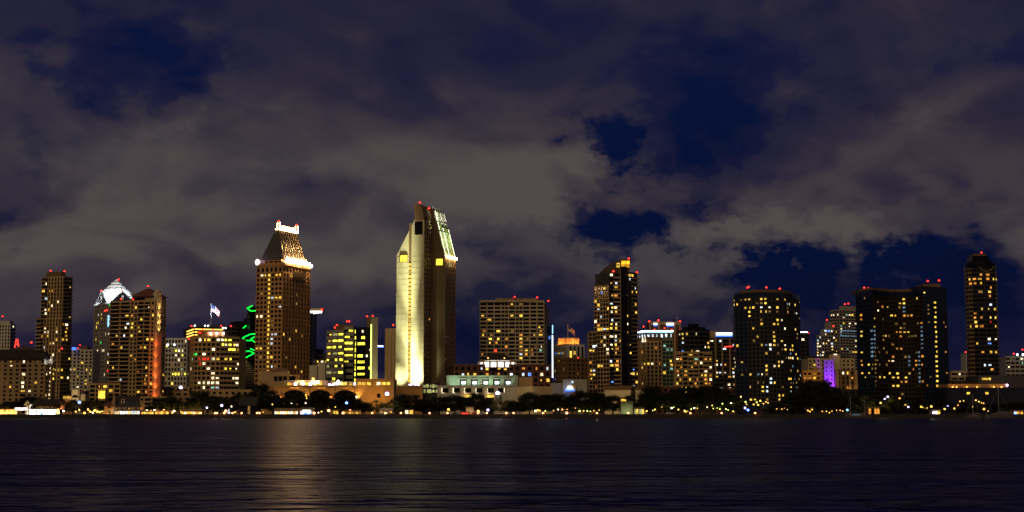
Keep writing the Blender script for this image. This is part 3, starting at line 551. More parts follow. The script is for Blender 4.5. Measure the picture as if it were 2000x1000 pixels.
# crest along the ridge: rail, posts, end towers
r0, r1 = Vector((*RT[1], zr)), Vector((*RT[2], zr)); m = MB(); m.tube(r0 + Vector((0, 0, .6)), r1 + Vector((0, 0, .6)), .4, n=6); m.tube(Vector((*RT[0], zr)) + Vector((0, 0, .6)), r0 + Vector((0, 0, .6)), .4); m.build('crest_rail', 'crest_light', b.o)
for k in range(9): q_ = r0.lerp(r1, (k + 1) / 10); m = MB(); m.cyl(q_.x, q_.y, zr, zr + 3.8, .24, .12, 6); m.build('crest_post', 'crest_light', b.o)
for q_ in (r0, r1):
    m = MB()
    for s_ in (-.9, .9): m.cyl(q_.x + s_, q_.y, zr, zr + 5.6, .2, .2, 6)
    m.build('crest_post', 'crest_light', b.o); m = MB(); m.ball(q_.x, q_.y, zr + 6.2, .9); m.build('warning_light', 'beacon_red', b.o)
b.done(Zs(480, 420, 2.5, [(72,290,'w'),(90,290,'y'),(143,288,'y'),(163,288,'y'),(135,402,'c'),(160,402,'y'),(160,442,'c'),(85,383,'d'),(67,505,'w'),(83,505,'w'),(135,507,'d'),(135,527,'d'),(133,587,'c'),(153,588,'c'),(133,607,'c'),(133,630,'c'),(62,652,'y'),(78,652,'y'),(78,692,'d'),(132,692,'y'),(127,733,'c'),(152,735,'d'),(225,303,'y'),(250,380,'d'),(248,560,'y'),(183,590,'y'),(242,742,'y'),(250,440,'d')]))
# --- neighbour behind with the lit helipad canopy
b = Bld('canopy_tower', 'dark tower mostly hidden behind the crested hotel, white lit overhanging roof edge', (PX(598, 1300), 1300), 'tower')
P = [b.L(p) for p in flat(570, 611, 1300, 25)]; b.core(P, 0, b.z(609), 'navy_wall'); b.M('canopy', 'tan').box(P[0][0], PX(629, 1300, 605) - b.loc.x, 0, 18, b.z(608), b.z(602)); 
for k in range(5): m = MB(); xx = PX(608 + k * 4.6, 1300, 610) - b.loc.x; m.cyl(xx, .5, b.z(613.5 - k * .5), b.z(608), .5, 1.5, 8); m.build('canopy_lamp', 'led_white', b.o)
m = MB(); m.box(P[0][0], PX(627, 1300, 608) - b.loc.x, -.4, -.05, b.z(609.6), b.z(607.6)); m.build('light_strip', 'led_white', b.o); b.beacon(629, 605, 1300, 1.4, .6)
b.facade(Face(P[0], P[1]), 0, b.z(612), 3.5, 4, ww=.8, wh=.6, wall='navy_wall', p=.05, keys='yc'); b.done()
# --- low block behind
b = block('mid_rise', 'low tan mid-rise with lit corner windows left of the yellow glass office', corners(603, 634, 645, 1330, 15), 694, 'tan_dark', fh=3.8, bay=4, ww=.6, wh=.5, p=lambda u, v, i, j: .7 if 704 < v < 718 else .12, keys='ywy')
b.core([b.L(p) for p in flat(600, 620, 1275, 12)], 0, b.z(717), 'white', 'annex'); b.core([b.L(p) for p in flat(622, 636, 1270, 12)], 0, b.z(712), 'white', 'annex'); b.core([(x * .6 - 5, y * .6 + 6) for x, y in b.P], b.zt, b.zt + 6, 'charcoal', 'roof'); b.done()
# --- yellow lit glass office
b = Bld('glass_office', 'office building glowing yellow-green, stepped lit floors and blank concrete shaft', (PX(690, 1240), 1240))
A = [b.L((PX(u, y), y)) for u, y in ((638, 1252), (672, 1240), (672, 1275), (638, 1280))]; zA = b.z(644); b.core(A, 0, zA, 'grey'); 
B_ = [b.L((PX(u, y), y)) for u, y in ((672, 1246), (691, 1244), (691, 1275), (672, 1275))]; zB = b.z(637); b.core(B_, 0, zB, 'grey')
C_ = [b.L((PX(u, y), y)) for u, y in ((691, 1236), (714, 1232), (727, 1240), (727, 1275), (691, 1275))]; zC = b.z(640); b.core(C_, 0, zC, 'glass_black')
S_ = [b.L((PX(u, y), y)) for u, y in ((717, 1262), (728, 1228), (738, 1232), (738, 1262))]; zS = b.z(621); b.core(S_, 0, zS, 'concrete', 'concrete_shaft'); b.core([b.L((PX(u, y), y)) for u, y in ((716, 1262), (717, 1240), (729, 1240), (729, 1262))], 0, b.z(619), 'brown', 'shaft_core')
fA = Face(A[0], A[1]); b.facade(fA, 0, zA - 1, 5.2, 12, ww=.86, wh=.42, wall='grey', pier=.4, span=.4, p=lambda u, v, i, j: (.95 if v < 735 else .3), keys='ggny', nb=3, glass='glass_green')
fB = Face(B_[0], B_[1]); b.facade(fB, 0, zB - 1, 5.2, 6, ww=.9, wh=.42, wall='grey', span=.4, p=lambda u, v, i, j: (.9 if v < 715 else .4), keys='gg', nb=1)
fC = Face(C_[0], C_[1]); b.facade(fC, 0, zC - 1, 5.2, 6, ww=.3, wh=.85, wall='glass_black', pier=.1, span=.2, p=.85, keys='g', a1=fC.len * .3, nb=1); b.facade(fC, 0, zC - 1, 5.2, 8, ww=.92, wh=.5, wall='glass_black', pier=.1, span=.2, p=.85, keys='ggwg', a0=fC.len * .3, nb=1)
b.facade(Face(C_[1], C_[2]), 0, zC - 1, 5.2, 5, ww=.92, wh=.5, wall='glass_black', pier=.1, span=.2, p=.2, keys='gwt'); b.M('roof', 'brown').prism([b.L((PX(u, 1250), y)) for u, y in ((652, 1250), (690, 1250), (690, 1262), (652, 1262))], zA, b.z(633))
m = MB(); p0, p1 = S_[0], S_[1]; m.tube((p1[0] - 1.2, p1[1] - .6, 12), (p1[0] - 1.2, p1[1] - .6, zS - 6), .45); m.build('light_strip', 'lamp_green', b.o)
for (u, v) in ((654, 640), (658, 635), (678, 628), (682, 628), (717, 618), (728, 617)): b.beacon(u, v, 1250, 1.15)
m = MB(); m.box(PX(738.5, 1240, 676) - b.loc.x, PX(750, 1240, 676) - b.loc.x, -4, -3.4, b.z(679), b.z(675.5)); m.build('blue_sign', 'led_blue', b.o); m = MB(); m.box(PX(738.5, 1240, 676) - b.loc.x, PX(749, 1240, 676) - b.loc.x, -4.3, -4.05, b.z(677.4), b.z(675.3)); m.build('light_strip', 'led_white', b.o)
spot(b.o, (PX(733, 1240) - b.loc.x, -32, 4), (PX(733, 1240) - b.loc.x, -8, 45), 60000, (1, .8, .4), 40)
b.done(maxlit=200)
# --- twin of the tallest tower seen as a slab behind
b = Bld('slab_tower', 'narrow tan slab tower just left of the tallest floodlit tower', (PX(764, 1210), 1210), 'tower')
P = [b.L(p) for p in corners(752, 757, 776, 1210, 60)]; b.core(P, 0, b.z(641), 'tan'); g = Face(P[1], P[2])
for a in (.2, .55, .8): b.fbox(g, g.len * a, g.len * a + .6, 0, b.z(641), 0, .5, 'wall', 'cream')
b.beacon(768, 635, 1215); b.done()

# --- the tallest tower: two wedge-topped slabs side by side
b = Bld('wedge_tower', 'tallest tower, floodlit pale concrete wall, wedge-shaped top, yellow stair slot', (PX(827, 1080), 1080), 'tower')
th = R(20); ex, ey = Vector((math.cos(th), -math.sin(th))), Vector((math.sin(th), math.cos(th)))
A1 = Vector((PX(827, 1080), 1080)); k0 = K(773.5); LA = (A1.x - k0 * A1.y) / (ex.x + k0 * math.sin(th)); o_ = Vector(b.L(A1)); lA = lambda a, d: tuple(o_ + ex * a + ey * d)   # a<0 to the left along the front
k1 = K(845); WA = (k1 * A1.y - A1.x) / (ey.x - k1 * ey.y)
zsh, zap, zk = b.z(497), b.z(398), b.z(429)
# front slab A outline in its own plane: (a, z)
def slab(outl, d0, d1, mat, part):
    n = len(outl); vs = [(*lA(a, d0), z) for a, z in outl] + [(*lA(a, d1), z) for a, z in outl]
    b.M(part, mat).add(vs, [tuple(range(n)), tuple(range(2 * n - 1, n - 1, -1))] + [(i, n + i, n + (i + 1) % n, (i + 1) % n) for i in range(n)])
aL, aK, aT = -LA, -LA * .36, -LA * .24
slab([(aL, 0), (0, 0), (0, zk), (aK, zk), (aL, zsh)], 0, WA, 'concrete', 'wall')
slab([(aK - .3, zk), (.3, zk), (.3, zk + 2.2), (-1.5, zap - 3), (-4.5, zap), (aT - 3, zap), (aK + .6, zk + 2)], -.4, WA * .9, 'brown', 'roof')
# vertical slot with stair windows, the black louvre, the lit corner window
sf = Face(lA(aL, 0), lA(0, 0)); s0 = LA * .50
b.fbox(sf, s0 - 1.0, s0 + 1.0, 0, zk - 2, -.05, .12, 'slot', 'brown')
nst = 46
for j in range(30): 
    zc_ = b.z(516) - j * (b.z(516) - b.z(744)) / 29; o = link('lit_window', pane(1.35, 2.0, 'lit_y'), b.o, (*sf.at(s0, .3), zc_)); o.rotation_euler = (0, 0, sf.ang)
b.fbox(sf, LA * .66, LA * .95, b.z(458), b.z(432), -.1, .15, 'louvre', 'glass_black')
def bigwin(f, a, zc_, w, h, key):
    o = link('window_frame', pane(w + 1, h + 1, 'brown'), b.o, (*f.at(a, .15), zc_)); o.rotation_euler = (0, 0, f.ang); o = link('lit_window', pane(w, h, key), b.o, (*f.at(a, .4), zc_)); o.rotation_euler = (0, 0, f.ang)
bigwin(sf, LA * .27, b.z(503.5), 5.6, 4.8, 'lit_g')
for j in range(int(zsh / 4.2)):   # pour joints of the wall as shallow recessed lines
    b.fbox(sf, .2, s0 - 1.8, 6 + j * 4.2, 6.14 + j * 4.2, -.05, .035, 'wall_joint', 'tan_dark'); b.fbox(sf, s0 + 1.6, LA - .2, 6 + j * 4.2, 6.14 + j * 4.2, -.05, .035, 'wall_joint', 'tan_dark')
b.stuff.add('wall_joint')
sd = Face(lA(0, 0), lA(0, WA)); b.facade(sd, 12, zk - 2, 3.3, 3.6, ww=.6, wh=.5, wall='tan_dark', p=.012, keys='do', a1=sd.len * .72); b.facade(sd, 12, zk - 2, 3.3, 3.6, ww=.8, wh=.7, wall='brown', pier=.1, span=1.0, p=.01, keys='do', a0=sd.len * .75, nb=1)
# rear slab B to the right, mirrored wedge
sB = Vector((PX(846, 1080 + WA * math.cos(th) * .78), 0)); dB0 = WA * .80
k2 = K(868); c2 = o_ + b.loc.xy + ey * dB0; aB = (k2 * c2.y - c2.x) / (ex.x + k2 * math.sin(th)) if False else (k2 * c2.y - c2.x) / (ex.x - k2 * ex.y)
c3 = c2 + ex * aB; k3 = K(889); WB = (k3 * c3.y - c3.x) / (ey.x - k3 * ey.y)
zB1 = b.z(501, c3.y); zB2 = b.z(414, c2.y); zB3 = b.z(404, c2.y)
slab([(-8, 0), (aB, 0), (aB, zB1), (1.5, zB2), (-2, zB3), (-8, zB3)], dB0, dB0 + WB, 'unlit_brown', 'wall')  # wall colour darkened to imitate the slab's unlit front
fb_ = Face(lA(0, dB0), lA(aB, dB0)); bigwin(fb_, aB * .62, b.z(509), 5.2, 4.6, 'lit_g')
rb_ = Face(lA(aB, dB0), lA(aB, dB0 + WB)); b.facade(rb_, 12, zB1 - 8, 3.3, 3.6, ww=.55, wh=.5, wall='tan_dark', p=.012, keys='do'); b.facade(rb_, zB1 - 8, zB1 - .5, 7, 3.6, nf=1, ww=.5, wh=.8, wall='tan', p=.35, keys='n')
# sloped glass roof of slab B: five long fins, floodlit
for k in range(6):
    d = dB0 + WB * (.06 + k * .176); p_lo, p_hi = Vector((*lA(aB - .3, d), zB1 + .8)), Vector((*lA(1.8, d), zB2 + .8))
    b.M('roof_fin', 'white').tube(p_lo, p_hi, .7, .7, 4)
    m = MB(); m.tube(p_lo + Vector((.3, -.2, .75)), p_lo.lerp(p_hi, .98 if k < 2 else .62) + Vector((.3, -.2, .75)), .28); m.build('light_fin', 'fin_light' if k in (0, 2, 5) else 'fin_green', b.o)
    m = MB(); q_ = Vector(lA(aB + 1.2, d)); m.box(q_.x - .7, q_.x + .7, q_.y - .7, q_.y + .7, zB1 - .6, zB1 + .9); m.build('flood_lamp', 'crest_light', b.o)
    spot(b.o, (*lA(aB + 3.2, d), zB1 + 2.0), tuple(p_lo.lerp(p_hi, .45)), 30000, (.82, 1, .45), 40, .8, .3)
    if k % 2 == 0: q2 = p_lo.lerp(p_hi, .62); spot(b.o, (q2.x + 3.5, q2.y - 1.5, q2.z + 1), tuple(p_hi), 16000, (1, .95, .8), 60, .8, .3)
for t_2 in (.55, .75): 
    p_, q_ = Vector((*lA(aB, dB0 + .5), zB1)).lerp(Vector((*lA(1.5, dB0 + .5), zB2)), t_2), Vector((*lA(aB, dB0 + WB - .5), zB1)).lerp(Vector((*lA(1.5, dB0 + WB - .5), zB2)), t_2); b.M('roof_beam', 'slate').tube(p_ + Vector((.5, -.3, 1)), q_ + Vector((.5, -.3, 1)), .6)
for k in range(4): b.M('roof_fin', 'white').tube(Vector((*lA(.6, dB0 + WB * (.15 + .22 * k)), zB2 - 1)), Vector((*lA(-1, dB0 + WB * (.15 + .22 * k)), zB3 + .8)), .35)
for (u, v, y) in ((820, 396, 1085), (838, 407, c2.y), (854, 418, c3.y + WB * .7)): b.beacon(u, v, y, 1.2)
b.done(maxlit=80)
# podium and floodlights at the foot of the wall
pz = b.z(753); b3_ = Bld('tower_podium', 'orange-lit blank podium wall below the tallest tower', (PX(800, 1064), 1064), 'podium')
Q = [b3_.L((PX(u, y), y)) for u, y in ((768, 1070), (826, 1052), (832, 1080), (774, 1095))]; b3_.core(Q, 0, PZ(754, 1060) - G, 'ochre'); b3_.fbox(Face(Q[0], Q[1]), 0, Face(Q[0], Q[1]).len, PZ(757, 1060) - G, PZ(754, 1060) - G + .4, 0, .5, 'cornice', 'tan'); b3_.done()
for a, dn, ta, tz, pw, dg in ((.97, 6.5, .32, 28, 190000, 44), (.98, 9, .15, 62, 700000, 30), (.80, 14, .74, 8, 150000, 64), (.30, 14, .16, 7, 60000, 60), (.84, 13, .70, 24, 110000, 50), (.96, 12, .15, 110, 2400000, 17), (.98, 14, .3, 140, 1900000, 14)):
    q_ = sf.at(LA * a, dn); spot(b.o, (*q_, pz + 1.0), (*sf.at(LA * ta, 0), pz + tz), pw, (.95, .94, .50), dg, 1., .5)
    m = MB(); m.box(q_[0] - .6, q_[0] + .6, q_[1] - .4, q_[1] + .4, pz + .2, pz + .8); m.build('flood_lamp', 'flood_violet', b.o)
# --- terrace building with arches left of the tallest tower
b = Bld('arcade_podium', 'orange stucco arcade podium with three wide arches and lamp-lit terrace', (PX(600, 1030), 1030), 'building')
Yf = 1030; X = lambda u, v=770, Y=Yf: PX(u, Y, v) - b.loc.x; Zp = lambda v, Y=Yf: PZ(v, Y) - G
zt = Zp(755)
def archwall(b, u0, u1, arches, z1, y0, y1, part, mat):
    """wall slab with arched openings (u0,u1,vspring,vcrown)"""
    edges = [u0]; m = b.M(part, mat)
    for (a0, a1, vs, vc) in arches:
        m.box(X(edges[-1]), X(a0), y0, y1, 0, z1); edges.append(a1)
        n = 10; xa, xb = X(a0), X(a1); zs, zc = Zp(vs), Zp(vc); pr = None
        for k in range(n + 1):
            t = k / n; q = (xa + (xb - xa) * t, zs + (zc - zs) * math.sin(math.pi * t) ** .6)
            if pr: m.hexa([(pr[0], y0, pr[1]), (q[0], y0, q[1]), (q[0], y1, q[1]), (pr[0], y1, pr[1])], [(pr[0], y0, z1), (q[0], y0, z1), (q[0], y1, z1), (pr[0], y1, z1)])
            pr = q
    m.box(X(edges[-1]), X(u1), y0, y1, 0, z1)
archwall(b, 500, 694, [(555, 595, 768, 762), (605, 645, 768, 762), (655, 693, 768, 762)], zt, 0, 2.5, 'wall', 'ochre')
b.core([(X(500), 12), (X(694), 12), (X(694), 30), (X(500), 30)], 0, zt, 'charcoal', 'back_wall')
b.M('terrace', 'tan').box(X(498), X(694.5), -.6, 30, zt, zt + .5); b.M('parapet', 'ochre').box(X(552), X(694.5), -.55, -.1, zt + .5, Zp(752.5))
E_ = [(X(694.2), -2), (X(766), -3), (X(768), 25), (X(694.2), 25)]; b.core(E_, 0, Zp(740), 'ochre', 'end_wing')
b.core([(X(764), -3.4), (X(770), -3.4), (X(770), 22), (X(764), 22)], 0, Zp(741), 'tan', 'pilaster')
for u in (703, 711, 721, 740, 750, 759): m = MB(); m.box(X(u, 750) - 1.2, X(u, 750) + 1.2, -3.05 if u > 725 else -2.45, -1.9, Zp(752), Zp(746.5)); m.build('lit_window', random.choice(['lit_y', 'lit_y', 'lit_w']), b.o)
m = MB(); m.box(X(737), X(743.5), -3.0, -2.2, Zp(777), Zp(769)); m.build('arched_window', 'glass_black', b.o)
for u in (531, 600, 649): 
    b.M('buttress', 'ochre').box(X(u) - 1.6, X(u) + 1.6, -1.0, 0, 0, Zp(757))
for (u, pw) in ((697, 2600), (597, 1500), (648, 900), (549, 700)):
    m = MB(); m.box(X(u) - .5, X(u) + .5, -2.9, -2.4, Zp(780), Zp(774)); m.build('wall_lamp', 'lamp_white' if u == 697 else 'lamp_warm', b.o); spot(b.o, (X(u), -4.2, Zp(779)), (X(u), -1.5, Zp(765)), pw * 1.6, (1, .55, .12), 110)
for (u, w) in ((575, 9), (625, 10), (674, 9)): m = MB(); m.box(X(u - w), X(u + w), -1.1, -.7, Zp(758.6), Zp(757.2)); m.build('cove_light', 'lit_o', b.o)
for u, w in ((720, 3), (752, 3)): spot(b.o, (X(u), -16, 8), (X(u), -2, 12), 4500, (1, .5, .1), 100)
# terrace pavilions and lamps above
b.core([(X(498), 14), (X(558), 14), (X(558), 28), (X(498), 28)], zt + .5, Zp(723), 'tan', 'pavilion'); b.core([(X(556), 12), (X(580), 12), (X(580), 28), (X(556), 28)], zt + .5, Zp(731), 'ochre', 'pavilion')
b.M('pavilion_roof', 'redbrown').prism([(X(524), 13), (X(556), 13), (X(556), 28), (X(524), 28)], Zp(723), Zp(717), 0, [(X(534), 19), (X(546), 19), (X(546), 22), (X(534), 22)])
for u in (532, 541, 550, 563, 568): m = MB(); m.box(X(u) - 1.3, X(u) + 1.3, 11.8 if u > 556 else 13.8, 13.9 if u < 556 else 11.95, Zp(743), Zp(734)); m.build('window', 'glass_black', b.o)
b.core([(X(552), 6), (X(637), 6), (X(637), 12), (X(552), 12)], zt + .5, Zp(742.5), 'tan', 'terrace_room')
for k in range(26):
    u = 555 + k * 5.3
    if 628 < u < 642: continue
    m = MB(); m.box(X(u) - .9, X(u) + .9, 5.6 if u < 637 else 8, 5.9 if u < 637 else 8.3, zt + .8, Zp(746.5)); m.build('lit_window', random.choice(['lit_y', 'lit_y', 'lit_o', 'lit_w', 'lit_d']), b.o)
b.core([(X(642), 8.4), (X(694), 8.4), (X(694), 20), (X(642), 20)], zt + .5, Zp(745), 'tan', 'terrace_room')
for u, v, mt in ((576, 750, 'flood_violet'), (591, 749, 'flood_violet'), (610, 745.5, 'lamp_white'), (620, 746, 'lamp_white'), (605, 751, 'flood_violet'), (643, 752, 'flood_violet'), (650, 752, 'flood_violet'), (658, 749, 'flood_violet'), (660, 745, 'lamp_white'), (693, 749.5, 'flood_violet'), (611, 740, 'lamp_warm')):
    m = MB(); m.cyl(X(u, v), 2, zt, Zp(v), .12, mi=1); m.ball(X(u, v), 2, Zp(v), 1.0); m.build('terrace_lamp', [mt, 'post_black'], b.o, True)
for u in (585, 612, 660): spot(b.o, (X(u), 3.5, Zp(748)), (X(u), 12, Zp(735)), 3000, (1, .75, .35), 140)
b.done()
# --- glass link right of the tallest tower
b = Bld('glass_link', 'two-storey lit glass link at the foot of the tallest tower', (PX(841, 1058), 1058), 'building'); P = [b.L(p) for p in flat(827, 855, 1058, 20)]
b.core(P, 0, PZ(748, 1058) - G, 'charcoal')
f = Face(P[0], P[1]); b.facade(f, PZ(769, 1058) - G, PZ(749, 1058) - G, nf=2, nb=5, ww=.9, wh=.85, wall='charcoal', pier=.1, span=.15, p=1, keys='n', glass='glass_green', cap=False); b.done()
# --- white terraced meeting building with six square openings
b = Bld('terraced_hall', 'white two-tier hall with square openings and five lit loggias', (PX(920, 1020), 1020), 'building'); Yf = 1020
X = lambda u, v=770, Y=1020: PX(u, Y, v) - b.loc.x; Zp = lambda v, Y=1020: PZ(v, Y) - G
zl = Zp(754); op = [(861 + k * 22.2, 861 + k * 22.2 + 15) for k in range(6)]
e = 854
for (a0, a1) in op: b.M('wall', 'white').box(X(e), X(a0), 0, 5, 0, zl); e = a1
b.M('wall', 'white').box(X(e), X(1008), 0, 5, 0, zl)
for (a0, a1) in op: b.M('wall', 'white').box(X(a0), X(a1), .02, 4.98, Zp(757.5), zl - .02); b.M('wall', 'white').box(X(a0), X(a1), .02, 4.98, 0 if a0 not in (op[2][0], op[4][0]) else Zp(772), Zp(767))
b.core([(X(854), 9), (X(1008), 9), (X(1008), 30), (X(854), 30)], 0, zl, 'charcoal', 'back_wall'); b.M('terrace', 'white').box(X(852), X(1010), -.5, 30, zl, zl + .5)
for k, (a0, a1) in enumerate(op):
    u = a0 if k < 5 else a1; q = X(u) + (.7 if k < 5 else -.7); m = MB(); m.box(q - .25, q + .25, .6, 1.0, Zp(766.8), Zp(757.8)); m.build('jamb_light', 'lit_w', b.o); spot(b.o, (X(a0) + 1.2, -1.2, Zp(767.5)), (X(a0) + 1.6, 3, Zp(758)), 260, (1, .8, .5), 120)
for k in (2, 4): m = MB(); a0, a1 = op[k]; m.box(X(a0) + .3, X(a1) - .3, 5.4, 5.8, Zp(776), Zp(772)); m.build('lit_panel', 'lit_y', b.o); spot(b.o, (X(a0) + 2, -2, Zp(780)), (X(a0) + 2, 2, Zp(771)), 900, (1, .6, .15), 120)
# upper tier
zu = Zp(733, 1032); b.core([(X(870), 12), (X(1012), 12), (X(1012), 34), (X(870), 34)], zl + .5, zu, 'green_grey', 'upper_tier')
for k in range(5):
    a = 896 + k * 22; w0, w1 = X(a, 745), X(a + 14, 745)
    b.M('loggia', 'charcoal').box(w0, w1, 11.7, 12.1, Zp(752, 1032), Zp(740, 1032)); b.M('loggia_fin', 'cream').box(w0 - .5, w0, 10, 12.2, Zp(752.5, 1032), Zp(739.5, 1032)); b.M('loggia_fin', 'cream').box(w0 - .5, w1, 10.2, 12.2, Zp(740.3, 1032), Zp(739.3, 1032))
    m = MB(); m.box(w0 + 1.6, w1 - .6, 11.3, 11.6, Zp(750, 1032), Zp(745, 1032)); m.build('lit_window', 'led_white', b.o); spot(b.o, ((w0 + w1) / 2, 8.5, Zp(751, 1032)), ((w0 + w1) / 2, 12, Zp(742, 1032)), 900, (.7, 1, .75), 120)
spot(b.o, (X(885), 2, zl + 1), (X(900), 12, zu - 2), 5200, (.65, 1, .7), 120); spot(b.o, (X(950), 2, zl + 1), (X(950), 12, zu - 1), 4000, (.65, 1, .7), 130)
# plain right wing
b.core([(X(1008.2), -1), (X(1040), -2), (X(1080), 6), (X(1080), 30), (X(1008.2), 30)], 0, Zp(754.5), 'cream', 'plain_wing'); 
for k in range(14): f = Face((X(1046), -.8), (X(1080), 6)); b.fbox(f, f.len * k / 14, f.len * k / 14 + .3, Zp(768), Zp(755.3), 0, .3, 'wall_rib', 'tan')
b.core([(X(985), 14), (X(1041), 14), (X(1041), 34), (X(985), 34)], zl + .5, Zp(737, 1034), 'tan', 'upper_tier'); b.fbox(Face((X(1036), 13.6), (X(1041), 13.6)), 0, 1.6, zl, Zp(736, 1034), 0, .5, 'pilaster', 'ochre')
spot(b.o, (X(1060), -26, 4), (X(1060), 0, 12), 8000, (1, .6, .2), 90); b.done()
# --- red brick hall with lit lantern cupola
b = Bld('lantern_hall', 'dark brick hall with brightly lit round lantern and low dome', (PX(975, 1075), 1075), 'building'); X = lambda u, v=725, Y=1075: PX(u, Y, v) - b.loc.x; Zp = lambda v, Y=1075: PZ(v, Y) - G
P = [(X(886), 0), (X(1076), 0), (X(1076), 40), (X(886), 40)]; b.core(P, 0, Zp(713), 'redbrown'); b.fbox(Face(P[0], P[1]), -.5, Face(P[0], P[1]).len + .5, Zp(713), Zp(711.5), -1, .6, 'cornice', 'brown')
f = Face(P[0], P[1]); b.facade(f, Zp(760), Zp(714), 4.3, 4.4, ww=.5, wh=.6, wall='redbrown', p=lambda u, v, i, j: .55 if 720 < v < 733 and u < 1005 else .07, keys='oyoyc')
cx, cyy = X(971), 10; r0 = X(1008) - cx
b.M('lantern_drum', 'brown').cyl(cx, cyy, Zp(719), Zp(718), r0 + .5, n=20); b.M('lantern_drum', 'cream').cyl(cx, cyy, Zp(718), Zp(706), r0 - .8, n=16)
for k in range(16):
    a = 2 * math.pi * (k + .5) / 16; 
    if math.sin(a) > .35: continue
    p_ = (cx + (r0 - .6) * math.cos(a), cyy + (r0 - .6) * math.sin(a)); m = MB(); w = (r0 * math.pi / 16) * .72; m.box(-w, w, -.2, .2, Zp(717) - Zp(706) - 0, 0) if False else m.box(-w, w, -.25, .05, 0, Zp(707.5) - Zp(717)); o = m.build('lantern_pane', 'shop_white', b.o, loc=(*p_, Zp(717))); o.rotation_euler = (0, 0, a + math.pi / 2)
    q_ = (cx + r0 * math.cos(a + math.pi / 16), cyy + r0 * math.sin(a + math.pi / 16)); b.M('column', 'cream').cyl(*q_, Zp(718), Zp(706), .6)
b.M('eave', 'cream').cyl(cx, cyy, Zp(706), Zp(705), r0 + .8, n=20); b.M('eave', 'white').cyl(cx, cyy, Zp(705), Zp(703), r0 * .62, n=20); m = MB(); m.cyl(cx, cyy, Zp(704.8), Zp(703.6), r0 * .68, n=20); m.build('light_ring', 'shop_white', b.o)
mm = b.M('dome', 'roof_dark')
for k in range(6): mm.cyl(cx, cyy, Zp(703) + (Zp(688) - Zp(703)) * math.sin(k * math.pi / 12), Zp(703) + (Zp(688) - Zp(703)) * math.sin((k + 1) * math.pi / 12), r0 * .66 * math.cos(k * math.pi / 12), max(.4, r0 * .66 * math.cos((k + 1) * math.pi / 12)), 18)
for u in (953, 968, 985): m = MB(); m.ball(X(u, 699), cyy - r0 * .5, Zp(699), .5); m.build('roof_lamp', 'lamp_warm', b.o)
b.beacon(968, 685, 1085, 1.5); b.done(Zs(840, 560, 3.704, [(675,620,'c'),(720,620,'b'),(815,645,'w'),(817,692,'o'),(850,668,'y'),(378,600,'c'),(425,600,'y'),(495,600,'y'),(517,600,'y'),(545,600,'y')]))
# --- broad banded hotel block
b = Bld('banded_block', 'broad tan hotel slab with dark window bands and raised flat roof centre', (PX(1060, 1190), 1190), 'building')
P = [b.L(p) for p in corners(937, 1063, 1072, 1190, 3)]; zt = b.z(590); b.core(P, 0, zt, 'stone'); f, g = Face(P[0], P[1]), Face(P[1], P[2])
for k in range(9):   # nine bays of loggias between piers
    a0, a1 = f.len * k / 9, f.len * (k + 1) / 9; b.facade(f, 12, zt, 3.1, 6, ww=.84, wh=.6, wall='stone', pier=.7, span=.55, p=.03, keys='yo', a0=a0, a1=a1, nb=1 if k not in (3, 5) else 2)
    zz = 12 + 3.1
b.facade(g, 12, zt, 3.1, 4, ww=.4, wh=.5, wall='stone', p=.05, keys='y'); b.core([b.L(p) for p in flat(968, 1052, 1198, 14)], zt, b.z(581), 'tan_dark', 'roof_storey')
b.M('parapet', 'stone').box(P[0][0], P[1][0], -.6, .4, zt, zt + 1.4)
for (u, v) in ((939, 590), (1005, 580), (1049, 581), (1071, 588)): b.beacon(u, v, 1196, 1.05, 1.2)
b.done(Zs(840, 560, 3.704, [(600,135,'y'),(645,135,'d'),(403,223,'y'),(445,225,'y'),(600,220,'y'),(655,220,'y'),(775,300,'y'),(805,300,'o'),(600,330,'d'),(655,360,'o'),(397,362,'y'),(440,362,'d'),(760,355,'y'),(808,355,'y'),(442,388,'y'),(498,388,'y'),(551,386,'o'),(657,385,'y'),(702,383,'d'),(442,414,'y'),(498,414,'o'),(655,412,'o'),(551,441,'o'),(655,440,'y'),(770,437,'d'),(810,437,'w'),(655,467,'o'),(702,465,'y'),(741,465,'o'),(775,465,'t'),(820,465,'w'),(551,495,'d'),(645,495,'c'),(709,493,'o'),(774,492,'d'),(653,521,'y'),(403,500,'o')]))
# --- dark glass edge with vertical LED line
b = Bld('dark_slab', 'black glass slab with a vertical dotted white light line on its edge', (PX(1077, 1260), 1260), 'tower'); P = [b.L(p) for p in flat(1066, 1079, 1260, 25)]; b.core(P, 0, b.z(637), 'glass_blue')
b.facade(Face(P[0], P[1]), 10, b.z(639), 3.6, 4, ww=.95, wh=.9, wall='charcoal', pier=.05, span=.05, p=.06, keys='cb', glass='glass_blue', cap=False)
m = MB(); m.box(P[1][0] - .3, P[1][0] + .5, -.8, -.3, b.z(652), b.z(635)); m.build('light_strip', 'led_cyan', b.o)
for k in range(20): v_ = 656 + k * 4.2; m = MB(); m.box(P[1][0] - .5, P[1][0] + .5, -.8, -.2, b.z(v_ + 1.6), b.z(v_ - .8)); m.build('edge_lamp', 'led_white', b.o)
b.done()
